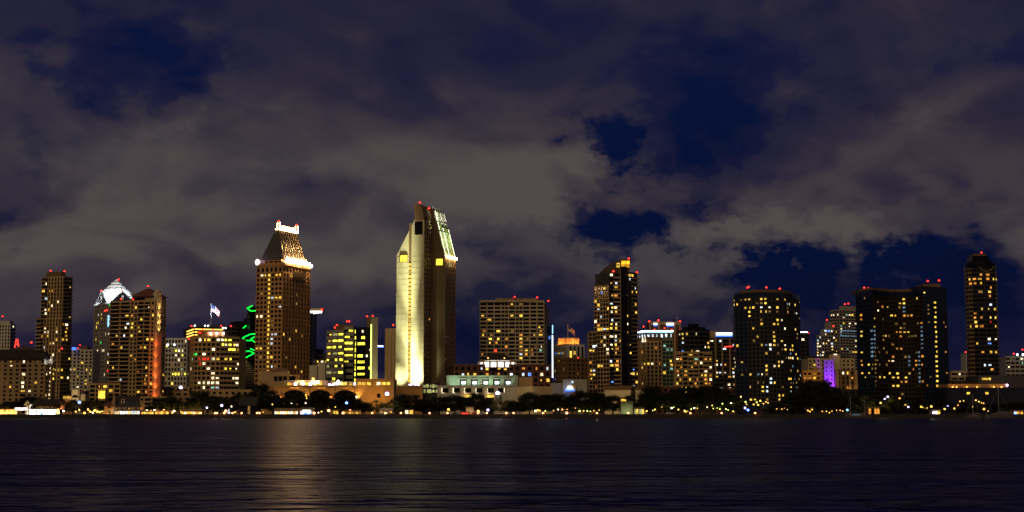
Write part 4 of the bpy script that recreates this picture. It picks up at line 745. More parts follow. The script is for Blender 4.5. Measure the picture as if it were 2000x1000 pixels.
# --- white building with orange lit crown and flag
b = Bld('crowned_building', 'white office building with glowing orange crown and rooftop flag', (PX(1104, 1310), 1310), 'building'); P = [b.L(p) for p in corners(1083, 1106, 1141, 1310, 62)]; zt = b.z(672); b.core(P, 0, zt, 'white'); g = Face(P[1], P[2]); f = Face(P[0], P[1])
b.facade(g, 10, zt - 2, 3.8, 4.6, ww=.55, wh=1, wall='white', pier=.6, span=0, p=.04, keys='y', a0=g.len * .12); b.facade(f, 10, zt - 2, 3.8, 3.6, ww=.4, wh=.6, wall='white', p=.12, keys='yb')
cr = [b.L(p) for p in corners(1090, 1104, 1131, 1318, 62)]; cc = sum((Vector(p) for p in cr), Vector((0, 0))) / 4; b.core(cr, zt, b.z(661, 1318), 'cream', 'crown'); 
for i in (0, 1):
    ff = Face(cr[i], cr[i + 1])
    for k in range(5): 
        a = ff.len * (k + .5) / 5; b.fbox(ff, a - .5, a + .5, zt, b.z(660, 1318), 0, .7, 'crown_pier', 'cream'); spot(b.o, (*ff.at(a + 1.2, 3.2), zt + .4), (*ff.at(a, 0), zt + 4), 1900, (1, .22, .02), 120)
b.M('crown_top', 'cream').prism(cr, b.z(661, 1318), b.z(659, 1318), 0, [tuple(cc + (Vector(p) - cc) * .9) for p in cr]); b.done(Zs(1060, 490, 2.941, [(85,587,'b'),(95,587,'b'),(75,587,'b'),(170,590,'y'),(150,620,'y')]))
flag('flag', 'small flag on a thin pole above the glowing orange crown', 1109, 636, 660, 7, 5, 1325, ['flag_red', 'flag_white', 'flag_blue'], lambda a, j: 2 if a < .4 and j < 7 else j % 2)
b = block('brown_block', 'low brown office block below the orange-crowned building', corners(1085, 1108, 1150, 1200, 60), 700, 'brown', fh=3.5, bay=3.8, ww=.45, wh=.5, p=.04, keys='yd'); b.beacon(1129, 699, 1205, 1.0); b.done()
b = block('annex', 'plain grey annex wall with a blue-lit sign box beside the dark trees', flat(1099, 1146, 1060, 18), 741, 'grey', faces=()); b.core([b.L(p) for p in flat(1075, 1100, 1062, 16)], 0, b.z(748), 'grey', 'side_wing')
x_ = PX(1113, 1056, 757) - b.loc.x; m = MB(); m.prism([(x_ - 2.4, -4), (x_ + 2.4, -4), (x_ + 2.4, -2.5), (x_ - 2.4, -2.5)], b.z(760), b.z(754), 0, [(x_ - 1.3, -4), (x_ + 1.3, -4), (x_ + 1.3, -2.5), (x_ - 1.3, -2.5)]); m.build('sign_box', 'led_white', b.o); m = MB(); m.box(x_ - 3.4, x_ + 3.4, -3.9, -2.6, b.z(764), b.z(760.2)); m.build('sign_base', 'led_blue', b.o)
m = MB(); m.box(PX(1115.5, 1060, 745) - b.loc.x, PX(1119.5, 1060, 745) - b.loc.x, -.6, -.1, b.z(748), b.z(744)); m.build('lit_window', 'lit_c', b.o); b.core([b.L(p) for p in flat(1116, 1124, 1057, 3)], 0, b.z(752), 'ochre', 'side_wing'); b.done()
# --- tall condo tower with curved roof and glowing lantern top
b = Bld('lantern_tower', 'tall dark apartment tower, curved roofline and glowing orange glass box on top', (PX(1190, 1130), 1130), 'tower')
W = [b.L((PX(u, y), y)) for u, y in ((1163, 1140), (1190, 1130), (1228, 1130), (1245, 1140), (1245, 1165), (1163, 1165))]; zt = b.z(533); b.core(W, 0, zt, 'charcoal')
lowL = [b.L((PX(u, y), y)) for u, y in ((1161, 1139), (1190, 1128.6), (1190, 1150), (1161, 1160))]; b.core(lowL, 0, b.z(558), 'charcoal'); wing = [b.L(p) for p in flat(1150, 1163, 1133, 25)]; b.core(wing, 0, b.z(648), 'tan_dark', 'side_wing')
dn = lambda u, v, i, j: .09
b.facade(Face(lowL[0], lowL[1]), 4, b.z(559), 3.1, 3.2, ww=.82, wh=.74, wall='tan', pier=.4, span=.3, p=dn, keys='yyowc'); b.facade(Face(W[1], W[2]), 4, zt, 3.1, 3.5, ww=.85, wh=.62, wall='charcoal', pier=.1, span=.2, p=.08, keys='yyowwc'); b.facade(Face(W[2], W[3]), 4, zt, 3.1, 4.5, ww=.85, wh=.62, wall='charcoal', pier=.1, span=.2, p=.07, keys='yyc'); b.facade(Face(wing[0], wing[1]), 4, b.z(649), 3.1, 3, ww=.75, wh=.65, wall='tan_dark', p=.2, keys='yoc')
f = Face(W[1], W[2]); g = Face(W[2], W[3])
for j in range(1, int(zt / 3.1) - 1):
    b.balcony(f, f.len * .22, f.len * .60, 4 + j * 3.1, 1.6, .3, 'tan'); b.balcony(g, g.len * .3, g.len + 1.2, 4 + j * 3.1, 1.7, .3, 'tan')
b.fbox(f, f.len * .60, f.len * .92, 0, b.z(521), -.5, 2.2, 'glass_shaft', 'glass_black'); b.fbox(f, f.len * .57, f.len * .60, 0, b.z(505), -.5, 2.6, 'fin', 'tan_dark')
# curved roof rising to the right
n = 8; mm = b.M('roof', 'slate'); xa, xb = PX(1174, 1134, 525) - b.loc.x, PX(1213, 1134, 510) - b.loc.x; pr = None
for k in range(n + 1):
    t = k / n; q = (xa + (xb - xa) * t, b.z(529) + (b.z(507) - b.z(529)) * math.sin(t * math.pi / 2))
    if pr: mm.hexa([(pr[0], 4, zt), (q[0], 4, zt), (q[0], 24, zt), (pr[0], 24, zt)], [(pr[0], 4, pr[1]), (q[0], 4, q[1]), (q[0], 24, q[1]), (pr[0], 24, pr[1])])
    pr = q
x0, x1 = PX(1213.5, 1130, 515) - b.loc.x, PX(1230, 1130, 515) - b.loc.x; b.M('lantern_frame', 'brown').box(x0 - .6, x1 + .6, .5, 16, b.z(524), b.z(522.5)); b.M('lantern_frame', 'brown').box(x0 - .6, x1 + .6, .3, 16, b.z(509), b.z(506)); b.M('lantern_frame', 'brown').box(x0 + .3, x1 - .3, 1.2, 15.5, zt, b.z(509))
for i in range(3):
    for j in range(2): m = MB(); w = (x1 - x0) / 3; h = (b.z(509) - b.z(522.5)) / 2; m.box(x0 + i * w + .12, x0 + (i + 1) * w - .12, .8, 1.0, b.z(522.5) + j * h + .1, b.z(522.5) + (j + 1) * h - .1); m.build('lantern_pane', 'lantern_glow', b.o)
for k in range(3): m = MB(); m.box(PX(1204, 1134, 515) - b.loc.x, PX(1211.5, 1134, 515) - b.loc.x, 3.6, 3.9, b.z(521 - k * 3.2), b.z(519.2 - k * 3.2)); m.build('lit_window', 'lit_y', b.o)
for (u, v) in ((1228, 505), (1244, 532), (1198, 530)): b.beacon(u, v, 1140 if u != 1198 else 1128, 1.25)
b.done(Zs(1060, 490, 2.941, [(355,142,'c'),(402,135,'w'),(475,137,'d'),(508,135,'y'),(353,210,'y'),(330,232,'b'),(433,208,'y'),(397,252,'y'),(435,252,'o'),(458,252,'o'),(485,255,'o'),(310,300,'y'),(327,300,'y'),(400,293,'c'),(460,295,'y'),(318,325,'c'),(400,337,'y'),(432,337,'y'),(365,338,'y'),(398,360,'w'),(486,362,'y'),(395,402,'c'),(435,422,'w'),(400,420,'y'),(375,443,'y'),(398,443,'y'),(433,443,'y'),(352,447,'y'),(400,487,'w'),(436,487,'w'),(465,510,'y'),(503,533,'y'),(410,550,'w'),(436,550,'y'),(377,573,'w'),(397,573,'y'),(436,575,'y'),(510,577,'y'),(297,580,'y'),(400,640,'y'),(435,640,'o'),(462,638,'c'),(462,662,'c'),(400,660,'y'),(330,662,'y'),(345,662,'y'),(435,668,'o'),(435,690,'y'),(510,703,'y'),(530,703,'y'),(485,705,'y'),(515,683,'b'),(285,687,'y'),(405,750,'b')]))
# --- low parking podium in front of it
b = Bld('parking_podium', 'low beige blank podium wall at the foot of the lantern-topped tower', (PX(1210, 1060), 1060), 'podium'); P = [b.L((PX(u, y), y)) for u, y in ((1180, 1062), (1238, 1058), (1262, 1062), (1262, 1090), (1180, 1090))]; b.core(P, 0, b.z(762), 'cream'); b.core([(x, y + 6) for x, y in P], b.z(762), b.z(753), 'brown', 'upper_storey'); b.done()
spot(b.o, (0, -24, 3), (2, 0, 12), 5000, (1, .65, .25), 110)
# --- blue LED topped tan tower
b = Bld('led_tower', 'tan pier-fronted tower edged by a bright blue-white light band at roof', (PX(1262, 1250), 1250), 'tower')
P = [b.L((PX(u, y), y)) for u, y in ((1243, 1262), (1262, 1250), (1314, 1250), (1314, 1285), (1243, 1285))]; zt = b.z(646); b.core(P, 0, zt, 'brown')
for i in (0, 1): 
    f = Face(P[i], P[i + 1]); e_ = f.len if i == 0 else f.len * .58; b.facade(f, 4, b.z(668), 3.3, 3.6, ww=.55, wh=.7, wall='tan', pier=.8, span=.25, p=.05, keys='yo', a1=e_)
    n = 4 if i == 0 else 6; b.facade(f, b.z(660), b.z(651), nf=1, nb=n, ww=.5, wh=.85, wall='brown', p=1, keys='c', cap=False)
    m = MB(); p_, q_ = f.at(-.5, .9), f.at(f.len + .5, .9); m.tube((*p_, b.z(646.8)), (*q_, b.z(646.8)), .55); m.build('light_band', 'led_white', b.o); m = MB(); p_, q_ = f.at(0, .7), f.at(f.len, .7); m.tube((*p_, b.z(648.8)), (*q_, b.z(648.8)), .4); m.build('light_band', 'led_cyan', b.o)
f = Face(P[1], P[2]); b.facade(f, 4, b.z(664), 3.3, 2.6, ww=.85, wh=.8, wall='green_grey', pier=.1, span=.1, p=lambda u, v, i, j: .55 if 675 < v < 695 else .08, keys='ttg', a0=f.len * .6, glass='glass_green')
for u in (1256, 1261): m = MB(); xx = PX(u, 1245, 663) - b.loc.x; m.cyl(xx, -1, b.z(668), b.z(658), .7, .3, 6); m.build('uplight', 'lit_w', b.o)
for (u, v) in ((1244, 644), (1257, 638), (1278, 644), (1298, 641), (1312, 644)): b.beacon(u, v, 1262, 1.05, 1.)
b.done(Zs(1220, 600, 4.348, [(145,478,'w'),(168,478,'y'),(192,478,'y'),(232,478,'w'),(300,478,'o'),(147,640,'y'),(160,370,'o'),(265,345,'o'),(415,480,'y'),(435,480,'y'),(345,560,'y')]))
b = Bld('signed_tower', 'brown framed tower with two small blue-white rooftop signs behind the blue-edged tower', (PX(1300, 1420), 1420), 'tower'); P = [b.L(p) for p in flat(1268, 1328, 1420, 30)]; zt = b.z(629); b.core(P, 0, zt, 'redbrown'); f = Face(P[0], P[1])
for a in (0, .29, .57, .8, .97): b.fbox(f, f.len * a, f.len * a + 1.6, 0, zt, 0, .8, 'pier', 'tan')
b.fbox(f, 0, f.len, zt - 2.6, zt + .3, -.5, .9, 'parapet', 'tan')
for (a0, a1, v0, v1) in ((1277, 1283.5, 634.5, 631.5), (1302, 1315.5, 635, 631.5)):
    m = MB(); m.box(PX(a0, 1418, 633) - b.loc.x, PX(a1, 1418, 633) - b.loc.x, -2.2, -1.8, b.z(v0), b.z(v1)); m.build('lit_sign', 'led_white', b.o); m = MB(); m.box(PX(a0, 1418, 633) - b.loc.x, PX(a1, 1418, 633) - b.loc.x, -2, -1.7, b.z(v0 + 2.4), b.z(v0 + .2)); m.build('sign_backing', 'led_blue', b.o)
for (u, v) in ((1268, 628), (1286, 626), (1328, 628)): b.beacon(u, v, 1425, 1.5)
m = MB(); m.cyl(PX(1323, 1425, 622) - b.loc.x, 5, zt, b.z(618), .3); m.cyl(PX(1323, 1425, 622) - b.loc.x, 5, b.z(621), b.z(619), .9, .5); m.build('antenna', 'pole_metal', b.o); b.done()
# --- dark stepped tower with framed lower floors
b = Bld('stepped_tower', 'black stepped-top tower over brightly lit tan-framed balconies', (PX(1350, 1200), 1200), 'tower')
W = [b.L((PX(u, y), y)) for u, y in ((1324, 1210), (1336, 1202), (1366, 1202), (1386, 1208), (1386, 1240), (1324, 1240))]; z1 = b.z(643); b.core(W, 0, z1, 'glass_black'); b.core([b.L(p) for p in flat(1332, 1378, 1208, 22)], z1, b.z(638), 'glass_black', 'roof'); b.core([b.L(p) for p in flat(1344, 1365, 1210, 18)], z1, b.z(631), 'glass_black', 'roof')
for i in range(3): b.facade(Face(W[i], W[i + 1]), b.z(690), z1 - 2, 3.2, 4, ww=.9, wh=.6, wall='charcoal', pier=.1, span=.3, p=lambda u, v, i, j: .75 if (649 < v < 655 or 662 < v < 668) and 1326 < u < 1372 else .06, keys='ywy', glass='glass_black')
fr_ = [b.L((PX(u, y), y)) for u, y in ((1320, 1200), (1332, 1195), (1364, 1195), (1390, 1200), (1390, 1225), (1320, 1225))]; b.core(fr_, 0, b.z(688), 'charcoal', 'lower_block')
for i in range(3):
    f = Face(fr_[i], fr_[i + 1]); b.facade(f, 3, b.z(689), 3.2, 4.2, ww=.8, wh=.68, wall='tan', pier=.7 if i == 1 else .3, span=.4, p=lambda u, v, i, j: .62 if v > 722 else .16, keys='yyywoo')
    for j in range(1, int(b.z(689) / 3.2)): b.balcony(f, f.len * .3, f.len * .95, 3 + j * 3.2 - .1, 1.5, .3, 'tan')
b.done(Zs(1220, 600, 4.348, [(500,362,'b'),(560,358,'o'),(610,360,'w'),(575,387,'y'),(690,335,'w'),(715,335,'y'),(740,303,'y'),(785,303,'y'),(595,440,'t'),(735,437,'y'),(505,312,'c'),(740,522,'w')]))
# --- office with long blue-white sign
b = Bld('sign_office', 'dark framed office with long blue-white illuminated sign and red light strip', (PX(1405, 1330), 1330), 'building'); P = [b.L(p) for p in flat(1386, 1436, 1330, 30)]; zt = b.z(647); b.core(P, 0, zt, 'charcoal'); f = Face(P[0], P[1])
b.fbox(f, 0, f.len * .26, b.z(660), zt + .4, 0, .6, 'parapet', 'tan_dark')
for a in (.19, .45, .75): b.fbox(f, f.len * a, f.len * a + 1.3, b.z(735), b.z(647) if a < .3 else b.z(660), 0, .7, 'pier', 'tan_dark')
b.facade(f, 3, b.z(662), 3.6, 4, ww=.9, wh=.55, wall='charcoal', pier=.1, span=.3, p=lambda u, v, i, j: .4 if v > 708 else .08, keys='ywoc')
m = MB(); m.box(PX(1399, 1328, 652) - b.loc.x, PX(1430, 1328, 652) - b.loc.x, -1.8, -1.3, b.z(654.5), b.z(650)); m.build('lit_sign', 'led_white', b.o); m = MB(); m.box(PX(1398.5, 1328, 656) - b.loc.x, PX(1430.5, 1328, 656) - b.loc.x, -1.5, -1.0, b.z(657.5), b.z(654.7)); m.build('sign_backing', 'led_blue', b.o); m = MB(); m.tube((PX(1415, 1328, 677) - b.loc.x, -1.6, b.z(677.5)), (PX(1432, 1328, 677) - b.loc.x, -1.6, b.z(676.5)), .45); m.build('light_strip', 'neon_red', b.o); b.done()
# --- elliptical glass hotel tower
b = Bld('glass_hotel', 'dark blue curved glass hotel tower dotted with yellow rooms, boat-shaped plan', (PX(1490, 1080), 1080), 'tower')
pts = [(1433, 1100), (1436, 1092), (1461, 1083), (1476, 1079), (1492, 1077.5), (1508, 1078), (1523, 1080.5), (1537, 1085), (1549, 1091.5), (1558, 1100), (1563, 1112)]
W = [b.L((PX(u, y), y)) for u, y in pts]; W += [b.L((PX(1562, 1125), 1125)), b.L((PX(1436, 1125), 1125))]; zt = b.z(571); b.core(W, 0, zt, 'glass_blue')
dm = lambda u, v, i, j: .16 if v > 700 else .07
for i in range(len(pts) - 1):
    f = Face(W[i], W[i + 1]); b.facade(f, 6, zt - 3.5, 3.05, 3.1 if i > 1 else 4.2, ww=.55 if i > 1 else .5, wh=.6, wall='navy_wall' if i < 2 else 'charcoal', pier=.12, span=.2 if i > 1 else .06, p=dm if i > 2 else .01, keys='ddedydc', glass='glass_blue' if i < 2 else 'glass_black', cap=False)
cW = Vector((sum(p[0] for p in W) / len(W), 22)); b.core([tuple(cW + (Vector(p) - cW) * .82) for p in W], zt, b.z(565), 'brown', 'roof_storey')
for (u, v) in ((1460, 562), (1462, 560.5), (1497, 561.5), (1523, 564)): b.beacon(u, v, 1090, 1.15, 1.2)
b.done(Zs(1410, 540, 3.45, [(137,130,'d'),(178,132,'y'),(87,158,'y'),(172,158,'y'),(260,160,'y'),(297,160,'y'),(366,165,'y'),(425,168,'y'),(450,173,'w'),(80,188,'y'),(110,188,'y'),(298,190,'y'),(333,195,'w'),(486,203,'y'),(180,217,'y'),(165,217,'y'),(220,218,'y'),(368,223,'y'),(178,247,'y'),(262,248,'y'),(300,248,'y'),(178,277,'y'),(370,281,'y'),(400,285,'w'),(262,305,'y'),(340,310,'y'),(374,310,'y'),(430,343,'w'),(495,347,'y'),(222,363,'y'),(340,366,'y'),(228,393,'y'),(340,396,'y'),(508,376,'y'),(228,424,'d'),(340,425,'y'),(404,428,'y'),(266,453,'y'),(338,455,'w'),(373,455,'y'),(432,458,'w'),(476,458,'y'),(106,480,'y'),(432,486,'y'),(456,486,'y'),(303,510,'y'),(497,516,'y'),(435,545,'w'),(459,545,'y'),(479,546,'w'),(513,547,'y'),(147,566,'y'),(380,570,'y'),(407,573,'w'),(307,597,'y'),(343,600,'w'),(380,600,'y'),(85,550,'w'),(88,580,'w'),(90,610,'w'),(182,656,'y'),(515,633,'y'),(462,690,'y'),(517,690,'y'),(347,715,'y'),(503,717,'y'),(182,745,'y'),(274,745,'y'),(320,730,'c'),(300,735,'c'),(464,747,'y'),(274,775,'y'),(307,762,'c'),(330,680,'c'),(290,665,'w'),(395,797,'y'),(410,797,'y'),(387,828,'y'),(195,835,'y'),(230,835,'y'),(180,850,'y'),(280,855,'y')]))
b = block('dark_tower', 'narrow black tower with white and red roof line behind the curved hotel', flat(1555, 1580, 1400, 20), 652, 'charcoal', faces=(0,), fh=3.6, bay=4, ww=.8, wh=.6, p=.02, keys='w'); m = MB(); m.tube((PX(1563, 1400, 650) - b.loc.x, -.8, b.zt + 1.6), (PX(1577, 1400, 650) - b.loc.x, -.8, b.zt + 1.6), .4); m.build('light_strip', 'led_white', b.o); b.beacon(1579, 651, 1402, 1.3); b.done()
# --- distant pair of pale condo towers
b = block('condo_tower', 'distant pale apartment tower with wide lit floors and bare rooftop frame', corners(1622, 1640, 1674, 1650, 62), 606, 'grey', fh=3.2, bay=4.2, ww=.8, wh=.6, span=.6, p=.13, keys='ywwt'); b.core([b.L(p) for p in corners(1640, 1650, 1674, 1655, 62)], b.zt, b.z(597), 'grey', 'roof_storey')
m = MB(); g = Face(b.P[1], b.P[2]); 
for v_ in (646, 656): m.tube((*g.at(0, 2), b.z(v_)), (*g.at(g.len, 2), b.z(v_)), .5)
m.tube((*g.at(0, 2), b.z(656)), (*g.at(0, 2), b.z(646)), .5); m.build('light_frame', 'lit_e', b.o); b.beacon(1650, 594, 1650, 1.4); b.beacon(1657, 593, 1650, 1.4); b.done()
b = block('condo_tower', 'distant stepped pale apartment tower crowded with lit rooms, bluish upper floors', corners(1595, 1604, 1627, 1600, 62), 656, 'grey', fh=3.2, bay=4.2, ww=.8, wh=.6, span=.6, p=.5, keys='ywwwc'); q = [b.L(p) for p in corners(1602, 1609, 1628, 1606, 62)]; b.core(q, b.zt, b.z(642), 'grey'); b.facade(Face(q[1], q[2]), b.zt, b.z(642), 3.2, 4.2, ww=.8, wh=.6, wall='grey', p=.5, keys='bcbw'); q = [b.L(p) for p in corners(1611, 1616, 1627, 1610, 62)]; b.core(q, b.z(642), b.z(627), 'grey', 'roof_storey'); b.beacon(1615, 625, 1605, 1.4); b.beacon(1628, 637, 1600, 1.4); b.done()
# --- old hotel with the violet lit wall
b = Bld('old_hotel', 'cream old hotel with hipped roof tower and violet floodlit wall', (PX(1612, 1240), 1240), 'building'); X = lambda u, v=715, Y=1240: PX(u, Y, v) - b.loc.x
P = [(X(1581), 6), (X(1672), 6), (X(1672), 34), (X(1581), 34)]; b.core(P, 0, b.z(699), 'beige'); b.facade(Face(P[0], P[1]), 4, b.z(701), 3.3, 3.4, ww=.45, wh=.5, wall='beige', p=.06, keys='yw'); b.M('roof', 'roof_dark').prism(P, b.z(698.5), b.z(694), 0, [(X(1590), 14), (X(1664), 14), (X(1664), 26), (X(1590), 26)])
T = [(X(1622), 3), (X(1643), 3), (X(1643), 20), (X(1622), 20)]; b.core(T, 0, b.z(690), 'beige', 'roof_tower'); b.M('roof', 'roof_dark').prism([(X(1620), 2), (X(1645), 2), (X(1645), 21), (X(1620), 21)], b.z(690), b.z(684), 0, [(X(1631), 9), (X(1634), 9), (X(1634), 13), (X(1631), 13)])
for u in (1631.5, 1635): m = MB(); m.box(X(u) - .5, X(u) + .5, 2.7, 3, b.z(693), b.z(691)); m.build('lit_window', 'lit_w', b.o)
V = [(X(1610), 0), (X(1628.5), 0), (X(1628.5), 8), (X(1610), 8)]; b.core(V, 0, b.z(703), 'mauve', 'floodlit_wall'); b.facade(Face(V[0], V[1]), 10, b.z(705), 3.3, 3.6, ww=.22, wh=.4, wall='mauve', pier=.02, span=.02, p=0, cap=True)
for dx in (-2.5, 2.5): spot(b.o, (X(1619) + dx * .6, -6, 12), (X(1619) + dx * .8, 0, 33), 85000, (.34, .04, 1), 40)
O = [(X(1566), -4), (X(1601), -4), (X(1601), 8), (X(1566), 8)]; b.core(O, 0, b.z(725), 'ochre', 'low_wing'); b.facade(Face(O[0], O[1]), 3, b.z(726), 3.4, 4, ww=.6, wh=.55, wall='ochre', p=.4, keys='yow'); spot(b.o, (X(1580), -22, 3), (X(1582), -4, 22), 20000, (1, .5, .08), 90); b.core([(X(1588), 0), (X(1598), 0), (X(1598), 6), (X(1588), 6)], b.z(725), b.z(719), 'ochre', 'low_wing')
D = [(X(1630), -6), (X(1674), -6), (X(1674), 4), (X(1630), 4)]; b.core(D, 0, b.z(722), 'brown', 'front_wing'); 
for u0, u1 in ((1630.5, 1634), (1654, 1658), (1665, 1674)): b.M('pier', 'tan').box(X(u0), X(u1), -6.8, -5.9, 0, b.z(723.5))
b.facade(Face(D[0], D[1]), 3, b.z(724), 4.2, 4, ww=.4, wh=.7, wall='brown', p=.12, keys='yow'); m = MB(); m.box(X(1651), X(1664), -9, -7, b.z(767), b.z(760)); m.build('lit_entrance', 'shop_yellow', b.o); b.done()
# --- second glass hotel tower: concave front
b = Bld('glass_hotel', 'widest dark glass hotel tower with concave front and bright yellow stair column', (PX(1760, 1085), 1085), 'tower')
pts = [(1673, 1098), (1706, 1080), (1722, 1090), (1738, 1096), (1755, 1099), (1771, 1098.5), (1785, 1095), (1797, 1089), (1804, 1086), (1851, 1096)]
W = [b.L((PX(u, y), y)) for u, y in pts]; W += [b.L((PX(1851, 1130), 1130)), b.L((PX(1676, 1130), 1130))]; zl, zr_ = b.z(567), b.z(559)
b.core(W, 0, zl, 'glass_blue'); 
for i in range(len(pts) - 1):
    f = Face(W[i], W[i + 1]); e_ = i in (0, 8)
    if i == 8:
        b.facade(f, 4, zr_ - 3, 3.05, 4, ww=.5, wh=.5, wall='navy_wall', pier=.05, span=.05, p=0, glass='glass_blue', cap=False, a1=f.len * .44); b.facade(f, 8, b.z(585), 3.05, 4, ww=.75, wh=.5, wall='navy_wall', pier=.05, span=.05, p=1, keys='y', glass='glass_blue', a0=f.len * .44, a1=f.len * .56, nb=1, cap=False, nf=21)
        b.facade(f, 4, zr_ - 3, 3.05, 5, ww=.75, wh=.4, wall='navy_wall', pier=.05, span=.05, p=0, keys='o', glass='glass_blue', a0=f.len * .56, cap=False)
    else: b.facade(f, 4, zl - 4, 3.05, 4 if e_ else 3.2, ww=.75 if e_ else .6, wh=.55, wall='navy_wall' if e_ else 'umber', pier=.1, span=.12 if e_ else .3, p=.02 if e_ else .05, keys='dddo', glass='glass_blue' if e_ else 'glass_black', cap=False)
rt = [W[6], W[7], W[8], W[9], W[10], (W[6][0], W[10][1])]; b.core(rt, zl, zr_, 'navy_wall', 'upper_block'); cW = Vector((0, 30)); b.core([(x + (3 if k_ == 0 else 0), y + 4) for k_, (x, y) in enumerate(W[:7])] + [(W[6][0], 42), (W[0][0] + 4, 42)], zl, zl + 2.2, 'brown', 'roof_storey'); b.core([b.L(p) for p in flat(1806, 1840, 1096, 20)], zr_, zr_ + 2.8, 'brown', 'roof_storey')
for (u, v) in ((1688, 562), (1696, 563), (1812, 549), (1834, 548)): b.beacon(u, v, 1100, 1.15, 1.)
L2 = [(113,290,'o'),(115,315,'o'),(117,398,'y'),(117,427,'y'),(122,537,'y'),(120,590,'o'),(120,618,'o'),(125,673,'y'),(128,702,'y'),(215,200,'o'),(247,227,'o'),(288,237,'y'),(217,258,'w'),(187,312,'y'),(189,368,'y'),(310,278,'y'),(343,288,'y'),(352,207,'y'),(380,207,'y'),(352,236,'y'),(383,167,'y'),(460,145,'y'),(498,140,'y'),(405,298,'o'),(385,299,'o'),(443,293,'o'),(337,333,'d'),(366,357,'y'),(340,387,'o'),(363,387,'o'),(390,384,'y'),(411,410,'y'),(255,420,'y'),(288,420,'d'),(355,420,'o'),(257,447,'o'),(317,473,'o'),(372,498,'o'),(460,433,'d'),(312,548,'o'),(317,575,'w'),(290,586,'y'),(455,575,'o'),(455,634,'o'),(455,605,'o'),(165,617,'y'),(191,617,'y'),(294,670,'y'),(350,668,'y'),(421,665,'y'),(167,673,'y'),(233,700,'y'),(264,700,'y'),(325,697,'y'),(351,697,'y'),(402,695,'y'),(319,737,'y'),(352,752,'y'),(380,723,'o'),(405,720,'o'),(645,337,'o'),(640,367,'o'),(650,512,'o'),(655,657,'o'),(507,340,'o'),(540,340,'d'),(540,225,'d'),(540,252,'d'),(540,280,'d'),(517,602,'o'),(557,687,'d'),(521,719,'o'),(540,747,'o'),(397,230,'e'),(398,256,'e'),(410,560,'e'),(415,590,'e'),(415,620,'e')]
L2 += [(196, 380 + 28.6 * k, 'e' if k < 5 else 'd') for k in range(14)] + [(178, 400 + 28.6 * k, 'e') for k in range(6)] + [(493, 355 + 28.6 * k, 'e') for k in range(14)]  # columns of glowing panes imitate reflections in the glass, not lit rooms
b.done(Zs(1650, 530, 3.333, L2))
# --- far right tall rounded tower
b = Bld('rounded_tower', 'tall slim black tower with rounded shoulders and lit floor near top, far right', (PX(1926, 1150), 1150), 'tower')
def ov(k, zf=0):
    r = []
    for i in range(16):
        a = 2 * math.pi * i / 16; c_, s_ = math.cos(a), math.sin(a); r.append((11.6 * k * math.copysign(abs(c_) ** .7, c_), 10 + 11 * k * math.copysign(abs(s_) ** .7, s_)))
    return r
W = ov(1); zt = b.z(524); b.core(W, 0, zt, 'glass_black')
for i in range(16):
    p0, p1 = W[i], W[(i + 1) % 16]; f = Face(p0, p1)
    if f.n.y < .1: b.facade(f, 6, zt, 3.35, 4.4, ww=.9, wh=.6, wall='tan_dark' if f.n.y > -.75 else 'charcoal', pier=.08, span=.35 if f.n.y > -.75 else .1, p=.02, keys='oy', glass='glass_black', cap=False)
for (s0, s1, za, zb_) in ((1, 1, zt, b.z(517)), (1, .93, b.z(517), b.z(512)), (.93, .84, b.z(512), b.z(509))): b.M('roof', 'glass_black').prism(ov(s0), za, zb_, 0, ov(s1))
T = [(-8.2, 2), (5.6, 2), (5.6, 16), (-8.2, 16)]; b.M('roof_block', 'glass_black').prism(T, b.z(512), b.z(499), 0, [(-8, 2), (4.2, 2), (4.2, 16), (-8, 16)]); b.M('roof_block', 'brown').box(-7, 3, 3, 14, b.z(499), b.z(495))
mm = b.M('arc_trim', 'tan')
for k in range(10):
    a0, a1 = math.pi * (1.12 + .76 * k / 10), math.pi * (1.12 + .76 * (k + 1) / 10); mm.tube((1.5 + 6 * math.cos(a0), -1.4, b.z(515) + 6 * math.sin(a0)), (1.5 + 6 * math.cos(a1), -1.4, b.z(515) + 6 * math.sin(a1)), .22)
b.beacon(1917, 493.5, 1160, 1.2, 1.)
b.done(Zs(1830, 480, 2.857, [(190,182,'y'),(200,182,'y'),(215,182,'o'),(225,182,'y'),(245,178,'y'),(262,177,'o'),(277,175,'o'),(290,176,'o'),(315,180,'y'),(328,182,'y'),(215,203,'o'),(200,205,'o'),(253,197,'y'),(275,237,'o'),(255,262,'d'),(285,278,'o'),(300,278,'o'),(280,320,'c'),(255,342,'y'),(280,342,'y'),(310,342,'y'),(258,405,'o'),(290,405,'y'),(310,405,'y'),(200,452,'y'),(235,452,'y'),(260,447,'o'),(315,445,'y'),(280,430,'r'),(285,510,'w'),(320,510,'w'),(230,535,'y'),(295,550,'b'),(270,595,'o'),(295,593,'y'),(320,595,'y'),(335,602,'o'),(280,658,'c'),(305,658,'c'),(300,678,'o')]))
